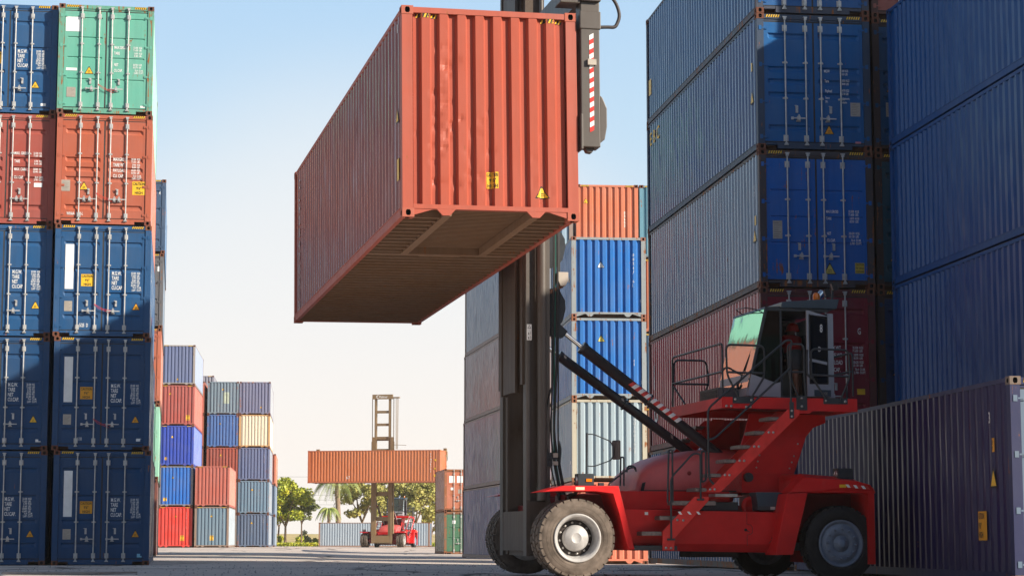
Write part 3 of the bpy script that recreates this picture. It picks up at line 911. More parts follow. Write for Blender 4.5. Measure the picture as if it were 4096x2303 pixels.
# yellow letters on the long side of the fourth container of the near right stack
def side_letters():
    host = [o for o in bpy.data.objects if o.type == 'EMPTY' and 'yellow letters' in str(o.get('label', ''))][0]
    mb = MB()
    for t, y, z in (('e', 11.78, 2.28), ('b', 11.33, 2.28), ('c', 10.88, 2.28)):
        vs, fs, w = text_geo(t.upper(), .34, .95)
        mb.add([(0.002, y - a * 1.2, z + b) for a, b in vs], fs)
    mb.build('yellow_lettering', plain('faded_yellow_marking', (.80, .50, .05), .6), host, False)
    host = [o for o in bpy.data.objects if o.type == 'EMPTY' and 'dark purple' in str(o.get('label', ''))][0]
    mb = MB()
    for t, z in (('UTION', .91), ("9'6\"", .77), ('HIGH', .64)):
        vs, fs, w = text_geo(t, .085, .62)
        mb.add([(-0.002, 1.43 - a, z + b) for a, b in vs], fs)
    for t, z in (('29', 1.97), ("9'", 1.88)):
        vs, fs, w = text_geo(t, .06, .6)
        mb.add([(-0.002, .79 - a, z + b) for a, b in vs], fs)
    mb.build('black_lettering', BLACKM, host, False)
side_letters()
# stacks to the right, out of the picture: they shade the machine and the doors
Kt = lambda n: [dict(n=['grey', 'blue', 'brown', 'navy', 'green', 'red'][i] + ' container', front=[(.2,.2,.22), (.03,.09,.25), (.2,.08,.05), NAV, (.06,.2,.12), ORR][i]) for i in range(n)]
column(13.3, 26.2, .125, Kt(4), H96, 'of the nearer stack beyond the right edge', 'unseen shading containers right of the picture', lod='far')
column(11.85, 38.45, .125, Kt(5), H96, 'of the taller stack beyond the right edge', 'unseen shading containers right of the picture', lod='far')
container((11.85 - .1, 39.25, 14.52), .125, lod='far', front=ORR, label='topmost container of the unseen tallest shading stack beyond the right edge', group='unseen shading containers right of the picture')

# the row behind the camera: unseen, added to block low sky light
for i in range(7):
    for k in range(5):
        c_, nm = [((.03,.09,.22), 'blue'), ((.26,.08,.05), 'red'), ((.10,.11,.12), 'grey'), ((.05,.16,.12), 'green'), ((.14,.07,.05), 'brown')][(i * 2 + k * 3) % 5]
        container((44 - 12.4 * i, -9.5, k * 2.9), pi / 2, lod='far', front=c_, rust=.3, group='unseen shading containers behind the camera',
                  label=f'{nm} container in the unseen shading row behind the camera')

# middle right stack, corrugated ends
Bt = [dict(n='salmon orange container behind the front wheel', front=(.62,.20,.12), side=(.30,.12,.09), rust=.15),
      dict(n='pale rust-streaked container', front=(.36,.45,.50), side=(.26,.34,.42), rust=.62, framec=(.50,.46,.36), castc=(.30,.13,.07), decals=[('vtext', 2.02, 2.2, .10, 'CLHU4001661'), ('side', -1, .55, .55, .12, 'MAX')]),
      dict(n='strong blue container with a yellow triangle', front=(.03,.17,.50), side=(.07,.17,.38), rust=.55, framec=(.30,.34,.36), castc=(.32,.13,.07), decals=[('tri', .96, 1.85, .26, plain('pale_yellow_marking', (.62,.50,.10), .5)), ('vtext', 2.02, 1.2, .09, '41'), ('text', 2.25, .5, .1, '52')]),
      dict(n='strong blue container with a white triangle', front=(.03,.17,.50), side=(.07,.17,.38), rust=.6, framec=(.30,.33,.34), castc=(.30,.13,.09), decals=[('tri', .96, 1.62, .25, WHITE), ('vtext', 2.02, 2.0, .11, '00247 6L'), ('sidetri', -1, .55, 1.2, .25), ('text', 2.25, .5, .1, '5/25')])]
column(1.93, 66.3, .094, Bt, 2.635, 'in the stack right of the mast', 'containers in the yard', L=L20, z=-.15)
Mt = lambda c, nm, **k: [dict(n=a, front=b) for a, b in ((('grey container', (.2,.2,.2))), ('rusty brown container', (.2,.09,.05)), ('dull blue container', (.06,.12,.2)), ('orange container', (.5,.16,.08)))] + [dict(n=nm, front=c, **k)]
column(2.50, 79.3, .085, Mt((.60,.185,.095), 'orange container numbered 03603', side=(.28,.12,.12), rust=.05, decals=[('tri', .38, 2.15, .22), ('vtext', 1.90, 1.75, .10, '03603'), ('caution', 1.75, .18, .26, .2)]), H96,
       'in the row behind it', 'containers in the yard', z=-.13)
dx, dy = fr(.085, W + .05, 0)
column(2.50 + dx, 79.3 + dy, .085, Mt((.13,.29,.37), 'teal blue container cut off by the right stack', rust=.4), H96, 'at the end of that row', 'containers in the yard', z=-.13)
At = [dict(n=f'{a} container', front=f, side=f, rust=.35, sfade=.4) for a, f in (('purplish blue', (.15,.17,.29)), ('mauve grey', (.26,.21,.25)), ('brownish grey', (.30,.24,.24)), ('dusty grey blue', (.25,.28,.33)), ('pale steel blue', (.26,.36,.45)))]
column(-.10, 78.2, .165, At, H96, 'of the stack left of the mast', 'containers in the yard', framec=(.26,.19,.16), z=-.14, shifts=[-.06, -.03, 0, .03, .05])
# two rusty boxes far behind
Gt = [dict(n='dark green container with buckled doors', front=(.06,.16,.09), side=(.20,.16,.10), framec=(.22,.10,.05), rust=.8, door='worn', decals=[('rect', .50, 1.85, .2, .2, WHITE, 'white_label')]),
      dict(n='orange rusty container with buckled doors', front=(.46,.15,.08), side=(.34,.15,.10), framec=(.28,.11,.05), rust=.8, door='worn', decals=[('rect', .30, 1.75, .35, .42, WHITE, 'white_panel'), ('rect', .78, 1.75, .36, .42, WHITE, 'white_panel'), ('rect', .40, 1.3, .18, .16, WHITE, 'white_label'), ('plate', .85, 1.1, .24, .24), ('sidev', -1, 5.3, 2.2, .12, 'FSCU8100')])]
column(-4.15, 127, .13, Gt, H86, 'of the distant pair', 'containers in the yard', L=L20, z=-.28)

# far left stacks
far = dict(lod='far')
C1 = [dict(n='bright red container with a caution label', front=(.62,.05,.035), decals=[('tri', 1.25, 2.15, .2), ('caution', 1.60, .50, .27, .36), ('vtext', 2.0, 2.4, .09, 'CAIU765150')], rust=.1),
      dict(n='bright blue container with rust patches', front=(.03,.14,.46), decals=[('tri', 1.0, 2.0, .2), ('caution', .35, .40, .25, .24)], rust=.6, framec=(.2,.2,.22)),
      dict(n='royal blue container with a small yellow label', front=(.035,.07,.38), side=(.17,.24,.55), decals=[('tri', .9, 2.0, .2), ('caution', .40, .42, .16, .22)], rust=.4),
      dict(n='brick red container with yellow triangle', front=(.36,.09,.075), side=(.55,.16,.12), decals=[('tri', .7, 2.2, .2), ('caution', 1.85, .38, .26, .36)], rust=.1),
      dict(n='slate blue container', front=(.13,.16,.28), side=(.30,.36,.50), decals=[('tri', 1.2, .35, .2)], rust=.35, framec=(.3,.27,.25))]
column(-25.28, 148.1, .10, C1, H96, 'of the far left five-high stack', 'containers in the far left rows', **far)
C2 = [dict(n='grey blue container with an orange caution label', front=(.15,.22,.28), side=(.36,.42,.47), decals=[('tri', 1.2, 2.15, .2), ('caution', 1.10, .50, .27, .36), ('vtext', 2.0, 2.4, .09, 'CAXU571802')], rust=.35, framec=(.25,.18,.14)),
      dict(n='brick red container with pinkish side', front=(.42,.12,.09), side=(.62,.23,.17), rust=.1)]
column(-22.671, 148.146, .095, C2, H96, 'of the low two-high distant stack', 'containers in the far left rows', **far)
C4R = [dict(n='blue grey container, vertical code', front=(.10,.14,.22), side=(.28,.32,.38), decals=[('tri', 1.1, 1.8, .2), ('vtext', 2.0, 2.2, .09, 'CAXU2338')]), dict(n='pale blue grey container', front=(.14,.22,.30), side=(.28,.32,.38), decals=[('tri', 1.1, 1.8, .2)]),
       dict(n='dusty indigo container', front=(.12,.15,.26), side=(.28,.32,.38), decals=[('vtext', 2.0, 2.2, .09, 'CAXU9400')]), dict(n='cream white container', front=(.62,.58,.44), side=(.72,.70,.55), framec=(.50,.30,.12)),
       dict(n='faded violet blue container', front=(.17,.18,.27), side=(.36,.38,.42), decals=[('tri', 1.7, .5, .2)])]
column(-21.534, 162.8, .096, C4R, H86, 'of the far row, right column', 'containers in the far left rows', rust=.55, framec=None, **far)
dx, dy = fr(.096, -W - .06, 0)
C4L = [dict(n='hidden grey container', front=(.2,.2,.2)), dict(n='hidden brown container', front=(.2,.1,.08)), dict(n='brick red container', front=(.32,.08,.055), decals=[('tri', 1.1, 1.9, .2)]),
       dict(n='rusty edged blue container', front=(.07,.15,.36), decals=[('tri', 1.0, 1.8, .2), ('vtext', 2.0, 2.2, .09, 'CAXU5006')]), dict(n='grey blue container with pale patches', front=(.17,.23,.28), decals=[('tri', 1.2, 1.9, .2), ('rect', 1.2, .85, .5, .9, plain('pale_patch', (.33,.38,.30), .7), 'paint_patch')])]
column(-21.534 + dx, 162.8 + dy, .096, C4L, H86, 'of the far row, left column', 'containers in the far left rows', rust=.55, **far)
dx2, dy2 = fr(.096, -2 * W - .32, 0)
column(-21.534 + dx2, 162.8 + dy2, .096, [dict(n=f'{a} container seen edge on', front=c) for a, c in (('brown', (.22,.09,.06)), ('grey', (.2,.2,.2)), ('rust brown', (.25,.1,.07)), ('dull orange', (.36,.12,.07)), ('brick orange', (.42,.13,.09)))], H86,
       'of the far row slot', 'containers in the far left rows', rust=.3, **far)
column(-27.95, 176, .10, [dict(n=f'{a} container', front=c) for a, c in (('brown', (.22,.09,.06)), ('grey', (.2,.2,.2)), ('blue', (.06,.12,.26)), ('red', (.35,.1,.07)), ('grey violet', (.24,.24,.29)))], H96,
       'of the rearmost far left stack', 'containers in the far left rows', rust=.3, L=L20, **far)
column(-22.55, 176, .10, [dict(n='steel blue container', front=(.15,.20,.28), side=(.24,.30,.38)), dict(n='dusty blue container', front=(.14,.20,.30), side=(.22,.29,.40)), dict(n='orange red container', front=(.50,.16,.10), side=(.60,.22,.13), decals=[('sidev', 1, 2, 2.2, .16, 'TRLU')])], H86 + .02,
       'of the last stack beside the trees', 'containers in the far left rows', rust=.3, **far)
# far blue-white container lying across, and the orange one carried by the far machine
container((-8.95, 226, -.25), pi/2 - .06, H=H86 + .06, lod='far', front=(.10,.14,.20), side=(.30,.36,.42), framec=(.30,.17,.12), rust=.5, sfade=.5,
          label='pale blue container lying crosswise on the ground behind the far machine', group='containers in the yard')
EC = container((-6.37, 183, 5.58), pi/2 - .2, lod='far', front=(.52,.17,.07), side=(.50,.16,.06), framec=(.46,.14,.06), castc=(.40,.13,.07), rust=.05, sfade=.1,
          label='orange container held high by the far machine', group='carried containers',
          decals=[('sidev', -1, .9, 2.4, .16, 'TTNU8701'), ('siderect', -1, .35, 1.9, .14, .16, YELLOW, 'yellow_label'), ('sidetri', -1, .33, 1.15, .26), ('siderect', -1, .35, .5, .2, .22, YELLOW, 'yellow_label'), ('side', -1, 8.6, .35, .26, '6 7')])
# the hero: red brown container hanging in front
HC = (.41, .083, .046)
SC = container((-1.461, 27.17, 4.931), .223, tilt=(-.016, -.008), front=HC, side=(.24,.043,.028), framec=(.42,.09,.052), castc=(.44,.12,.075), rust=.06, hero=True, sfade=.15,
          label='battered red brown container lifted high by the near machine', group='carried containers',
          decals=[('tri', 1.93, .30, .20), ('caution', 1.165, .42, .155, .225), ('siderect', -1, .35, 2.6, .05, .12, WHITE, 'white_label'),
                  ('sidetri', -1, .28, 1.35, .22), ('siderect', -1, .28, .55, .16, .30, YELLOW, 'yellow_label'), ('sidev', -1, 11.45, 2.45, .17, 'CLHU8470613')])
# ------------------------------------------------------------------ container handlers
RED = plain('red_machine_paint', (0.60, 0.012, 0.013), 0.42, 0, 0.28, var=0.14, scale=2.2, bump=0.06)
REDF = plain('dusty_red_paint', (0.56, 0.10, 0.092), 0.42, 0, 0.4, var=0.22, scale=1.6, bump=0.05)
REDD = plain('dark_red_shade_paint', (0.18, 0.006, 0.008), 0.45, 0, 0.4, var=0.25, scale=3)
CHAR = plain('charcoal_paint', (0.022, 0.027, 0.034), 0.42, 0, 0.5, var=0.25, scale=3, bump=0.08)
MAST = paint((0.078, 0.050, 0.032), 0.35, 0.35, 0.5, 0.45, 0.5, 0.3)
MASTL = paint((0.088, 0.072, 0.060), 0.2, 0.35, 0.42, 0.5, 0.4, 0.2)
CYL = plain('cylinder_paint', (0.028, 0.032, 0.038), 0.28, 0, 0.6, var=0.2, scale=2)
CHROME = plain('chrome_rod', (0.75, 0.75, 0.74), 0.12, 1.0, var=0.05)
REDS = plain('stair_red_paint', (0.66, 0.035, 0.028), 0.5, 0, 0.3, var=0.15, scale=5)
GREYC = plain('light_grey_cab_paint', (0.36, 0.385, 0.42), 0.4, 0, 0.5, var=0.06)
NAVYC = plain('blue_grey_roof_paint', (0.030, 0.055, 0.080), 0.35, 0, 0.5, var=0.12)
TYRE_D = plain('dusty_tyre_rubber', (0.135, 0.108, 0.088), 0.85, 0, 0.2, var=0.45, scale=5, bump=0.3)
TYRE_B = plain('black_tyre_rubber', (0.014, 0.013, 0.013), 0.6, 0, 0.4, var=0.4, scale=5, bump=0.3)
TREAD = plain('grip_metal', (0.21, 0.17, 0.155), 0.55, 0.5, var=0.3, scale=20)
RIMG = plain('grey_rim_paint', (0.42, 0.41, 0.40), 0.42, 0, 0.5, var=0.22, scale=7)
RIMB = plain('blue_grey_rim_paint', (0.19, 0.235, 0.30), 0.5, 0, 0.4, var=0.2, scale=7)
BOLT = plain('bolt_steel', (0.50, 0.48, 0.46), 0.35, 0.7, var=0.1)
HOSE = plain('hose_rubber', (0.018, 0.018, 0.020), 0.5)
HOSEG = plain('green_hose', (0.02, 0.16, 0.12), 0.5)
AMBER = plain('amber_lens', (0.85, 0.22, 0.01), 0.15, 0, 0.6, var=0.1)
SENS = plain('beige_sensor_paint', (0.40, 0.36, 0.31), 0.5, 0, 0.4, var=0.08)
LENS = plain('lamp_lens', (0.42, 0.36, 0.33), 0.12, 0.4, 0.8, var=0.2)
SKIN = plain('skin', (0.20, 0.095, 0.06), 0.6, 0, 0.3)

def glass_mat():
    m = bpy.data.materials.new('tinted_glass'); m.use_nodes = True
    n, l = m.node_tree.nodes, m.node_tree.links
    n.clear()
    out = n.new('ShaderNodeOutputMaterial'); mx = n.new('ShaderNodeMixShader')
    tr = n.new('ShaderNodeBsdfTransparent'); tr.inputs[0].default_value = (0.16, 0.19, 0.20, 1)
    gl = n.new('ShaderNodeBsdfGlossy'); gl.inputs['Roughness'].default_value = 0.03; gl.inputs['Color'].default_value = (0.85, 0.95, 0.95, 1)
    fr_ = n.new('ShaderNodeFresnel'); fr_.inputs[0].default_value = 1.55
    l.new(fr_.outputs[0], mx.inputs[0]); l.new(tr.outputs[0], mx.inputs[1]); l.new(gl.outputs[0], mx.inputs[2]); l.new(mx.outputs[0], out.inputs[0])
    return m
GLASS = glass_mat()
def mirror_glass():
    m, n, l, b = nodes_mat('coated_windscreen')
    b.inputs['Base Color'].default_value = (0.25, 0.35, 0.36, 1); b.inputs['Metallic'].default_value = 0.85; b.inputs['Roughness'].default_value = 0.04
    v = objcoord(n, l, rnd=False)
    bp = n.new('ShaderNodeBump'); bp.inputs['Strength'].default_value = 0.15; bp.inputs['Distance'].default_value = 0.02
    l.new(noise(n, l, v, 1.8, 2), bp.inputs['Height']); l.new(bp.outputs[0], b.inputs['Normal'])
    return m
WSCREEN = mirror_glass()

def rnd(pts, r=0.06, k=4):
    """round the corners of a polyline"""
    pts = [Vector(p) for p in pts]; out = [pts[0]]
    for a, b, c in zip(pts, pts[1:], pts[2:]):
        d1 = (a - b); d2 = (c - b)
        q = min(r, d1.length * .45, d2.length * .45)
        p1 = b + d1.normalized() * q; p2 = b + d2.normalized() * q
        for i in range(k + 1):
            t = i / k
            out.append(p1 * (1 - t) ** 2 + b * 2 * t * (1 - t) + p2 * t * t)
    out.append(pts[-1])
    return out

def ibeam(mb, x0, x1, y, hw, z0, z1, fl=0.05, web=0.035):
    mb.box(x0, y - hw, z0, x0 + fl, y + hw, z1); mb.box(x1 - fl, y - hw, z0, x1, y + hw, z1)
    s = 1 if y > 0 else -1
    yc = y - s * hw * 0.35
    mb.box(x0 + fl + .001, yc - web / 2, z0, x1 - fl - .001, yc + web / 2, z1)

def bolts(mb, pts, y, r=0.014, s=-1):
    for x, z in pts: mb.lathe([(r * 1.5, 0), (r * 1.5, s * .004), (r, s * .005), (r, s * .014), (0, s * .016)], (x, y, z), 'y', 8)

def mast_parts(root, topo=6.8, topi=9.6, carr=(2.94, 9.6), bars_i=(), logo=False):
    for s in (-1, 1):
        mb = MB(); ibeam(mb, -0.265, 0.055, s * .655, .085, .36, topi, .045)
        mb.build('inner_mast_rail', MAST, root)
        mb = MB(); ibeam(mb, -0.305, 0.085, s * .86, .105, 1.20, topo, .055)
        mb.box(-.305, s*.86 - .105, .34, -.245, s*.86 + .105, 1.1995)
        mb.prism([(-.2445, .36), (-.18, .36), (-.09, .98), (.02, 1.0), (.10, 1.0), (.10, 1.1995), (-.2445, 1.1995)], s*.86 - .09, s*.86 + .09)
        mb.build('outer_mast_rail', MASTL, root)
        mb = MB(); mb.tube([(-.055, s * 1.0, 1.21), (-.055, s * 1.0, topo - .4)], .078, 20)
        mb.tube([(-.055, s * 1.0, 1.21), (-.055, s * 1.0, 1.42)], .088, 20)
        cy = mb.build('lift_cylinder', MASTL, root)
        MB().tube([(-.055, s * 1.0, topo - .399), (-.055, s * 1.0, topi - .3)], .035, 12).build('rod', MASTL, cy)
        if carr:
            mb = MB(); ibeam(mb, -.395, -.285, s * .50, .055, carr[0], carr[1], .03, .02)
            mb.box(-.345, s*.80 - .05, carr[0] + .12, -.3055, s*.80 + .10, carr[0] + 4.2)
            mb.build('carriage_side', MAST, root)
    if carr:
        MB().box(-.375, -.449, carr[0] + .02, -.325, .449, carr[1] - .1).build('carriage_plate', MAST, root)
    mb = MB()
    mb.box(-.24, -.57, .345, .04, .57, .42); mb.box(-.30, -.75, .4205, -.27, .75, 1.05)
    mb.build('lower_crossbeam', MAST, root)
    zz = [2.35, 4.3, 5.6] if not bars_i else [2.35, 4.6]
    for z in zz: MB().box(.0555, -.76, z, .084, .76, z + .38).build('outer_crossbeam', MASTL, root)
    MB().box(.0555, -.76, topo - .32, .10, .76, topo - .02).build('outer_crossbeam', MASTL, root)
    if bars_i:
        for z in bars_i: MB().box(-.20, -.60, z, -.08, .60, z + .24).build('inner_crossbeam', MAST, root)
    mb = MB(); mb.box(-.34, -.95 if bars_i else -.66, topi - .42, -.10, .95 if bars_i else .66, topi + .001)
    top = mb.build('top_crossbeam', MAST, root)
    if logo:
        mb = MB()
        for ch in ('Kalmar',):
            vs, fs, w = text_geo(ch, .20, .95)
            mb.add([(-.344, .30 - a, topi - .31 + b) for a, b in vs], fs)
        for k, r0 in ((0, .16), (1, .09)):                       # round double-arc emblem
            for i in range(10):
                a0 = radians(55 + 25 * i); a1 = radians(55 + 25 * (i + 1))
                c = (.42 + .06*k, topi - .21)
                vs = [(-.344, c[0] - cos(a) * r, c[1] + sin(a) * r) for a, r in ((a0, r0), (a1, r0), (a1, r0 - .035), (a0, r0 - .035))]
                mb.add(vs, [(0, 1, 2, 3)])
        mb.build('lettering', WHITE, top, False)

def tyre_mesh(mb, r, w, lugs=30, lug=0.010):
    h = w / 2
    prof = [(r * .60, -h * .80), (r * .64, -h * .95), (r * .74, -h * 1.0), (r * .86, -h * .98), (r * .93, -h * .90), (r * .965, -h * .80), (r * .975, -h * .5), (r * .98, 0),
            (r * .975, h * .5), (r * .965, h * .80), (r * .93, h * .90), (r * .86, h * .98), (r * .74, h * 1.0), (r * .64, h * .95), (r * .60, h * .80)]
    mb.lathe(prof, (0, 0, 0), 'y', 64)
    for q in (.70, .80):
        mb.lathe([(r * q, -h * 1.0), (r * (q + .006), -h * 1.02), (r * (q + .012), -h * 1.0)], (0, 0, 0), 'y', 64)
    for s in (-1, 1):
        for i in range(lugs):
            a = 2 * pi * (i + (.5 if s > 0 else 0)) / lugs
            ct, st = cos(a), sin(a)
            rad = Vector((ct, 0, st)); tan = Vector((-st, 0, ct))
            arc = 2 * pi * r / lugs * 0.80
            c = rad * (r * .955) + Vector((0, s * h * .49, 0))
            mb.obox(c, tan * arc, Vector((0, h * .78, 0)) + tan * arc * .25 * s, rad * (r * .07 + lug))

def wheel_front(root, x, y, z, out, mats, deep=True, name='wheel'):
    """out=-1: outer face looks to -Y"""
    r, w = .60, .30
    wh = empty(name, (x, y, z)); wh.parent = root
    wh.rotation_euler = (0, R.random() * 6, 0)
    inst('tyre', shared(('tyre', r), lambda mb: tyre_mesh(mb, r, w), 1), mats[0], wh)
    def rim(mb):
        if deep:
            mb.lathe([(.365, -.135), (.375, -.155), (.355, -.160), (.345, -.150), (.325, -.145), (.318, -.120), (.300, -.085), (.292, .02), (.275, .045), (.215, .05)], (0, 0, 0), 'y', 56)
            mb.lathe([(.375, -.15), (.375, .14), (.3, .14)], (0, 0, 0), 'y', 40)
        else:
            mb.lathe([(.365, -.135), (.375, -.158), (.355, -.165), (.335, -.15), (.325, -.125), (.305, -.12), (.285, -.150), (.250, -.165), (.20, -.168), (.145, -.168), (.14, -.15), (.125, -.15), (.12, -.168), (.075, -.172), (.065, -.20), (.045, -.215), (0, -.218)], (0, 0, 0), 'y', 56)
            mb.lathe([(.375, -.15), (.375, .14), (.3, .14)], (0, 0, 0), 'y', 40)
    ro = inst('rim', shared(('rim', deep), rim), mats[1], wh, (0, 0, 0), (0, 0, 0 if out < 0 else pi))
    def nuts(mb):
        rr_ = .240 if deep else .235
        yy = .045 if deep else -.168
        for i in range(12):
            a = 2 * pi * i / 12
            mb.lathe([(.022, yy), (.022, yy - .018), (.014, yy - .02), (.014, yy - .04), (0, yy - .042)], (cos(a) * rr_, 0, sin(a) * rr_), 'y', 6)
        if not deep:
            for i in range(5):
                a = 2 * pi * i / 5; mb.lathe([(.011, -.168), (.011, -.182), (0, -.184)], (cos(a) * .10, 0, sin(a) * .10), 'y', 6)
    inst('wheel_nuts', shared(('wheel_nuts', deep), nuts), mats[2], ro)
    if deep:
        def ring(mb): mb.lathe([(.275, .044), (.275, .03), (.205, .03), (.19, .05)], (0, 0, 0), 'y', 40)
        inst('bolt_ring', shared(('bolt_ring',), ring), plain('greasy_steel', (.03, .022, .018), .5), ro)
        def hub(mb): mb.lathe([(.205, .05), (.200, -.05), (.175, -.085), (.085, -.09), (.08, -.094), (.075, -.09), (0, -.09)], (0, 0, 0), 'y', 40)
        inst('hub', shared(('hub',), hub), RIMG, ro)
    return wh

def stair(root):
    # lower ladder
    l = empty('lower_ladder', (0, 0, 0)); l.parent = root
    mb = MB(); mb.prism([(1.616,.433),(1.804,.429),(1.816,.626),(2.374,1.20),(2.374,1.262),(2.144,1.262),(1.62,.725)], -2.02, -2.0)
    st = mb.build('stringer', REDS, l); bevel(st, .004)
    mb = MB(); mb.prism([(2.02,.98),(2.28,.98),(2.34,1.035),(2.075,1.035)], -2.0235, -2.0205, 0); 
    hz = MB()
    for i in range(5):
        a = 1.90 + i * .075
        hz.prism([(a,.985),(a+.04,.985),(a+.005+.0,1.03),(a-.035,1.03)], -2.0235, -2.0205, i % 2)
    hz.build('hazard_tape', (WHITE, REDTAPE), st)
    mb = MB(); bolts(mb, [(1.672,.47),(1.752,.468),(1.86,.90),(1.955,.895)], -2.02); mb.build('bolts', BOLT, st)
    for (x0, x1, z0, z1, m) in ((1.17,1.86,.43,.50,CHAR),(1.29,1.61,.66,.715,TREAD),(1.58,1.95,.90,.955,TREAD),(1.79,2.50,1.13,1.19,TREAD)):
        mb = MB(); mb.box(x0, -1.99, z0, x1, -1.72, z1)
        k = int((x1 - x0) / .035)
        for i in range(k): mb.box(x0 + .01 + i*.035, -1.985, z1, x0 + .028 + i*.035, -1.73, z1 + .008)
        mb.build('step', m, l)
    # upper stair
    for s, nm in ((-1, 'upper_stair'), (1, 'upper_stair')):
        u = empty(nm, (0, 0, 0)); u.parent = root
        ya, yb = (-2.02, -2.0) if s < 0 else (1.30, 1.32)
        yc, yd = (-1.52, -1.50) if s < 0 else (.82, .84)
        sh = -.30 if s > 0 else 0
        P = [(2.341+sh,1.334),(2.571+sh,1.335),(3.98+sh,2.62),(3.66+sh,2.62),(2.30+sh,1.37)]
        P = [(2.341+sh,1.334),(2.571+sh,1.335),(3.90+sh,2.56),(3.90+sh,2.64),(3.70+sh,2.64)]
        for q in ((ya, yb), (yc, yd)):
            o = MB().prism(P, *q).build('stringer', REDS, u)
            if q[0] == ya and s < 0:
                mb = MB()
                for i in range(5):
                    x = 2.40 + .245 * i; z = 1.375 + .225 * i
                    bolts(mb, [(x, z), (x + .075, z)], ya)
                mb.build('bolts', BOLT, o)
        for i in range(6):
            x = 2.17 + sh + i * .2445; z = 1.345 + i * .2245
            mb = MB(); mb.box(x, yb + .001 if s < 0 else yd + .001, z, x + .175, yc - .001 if s < 0 else ya - .001, z + .045)
            for k in range(5): mb.box(x + .01 + k*.034, (yb if s < 0 else yd) + .02, z + .045, x + .028 + k*.034, (yc if s < 0 else ya) - .02, z + .055)
            mb.build('step', TREAD, u)

def rail(root, paths, r=0.0175, name='handrail', m=None):
    mb = MB()
    for p in paths: mb.tube(rnd(p, .09), r, 8)
    return mb.build(name, m or CHAR, root, False)

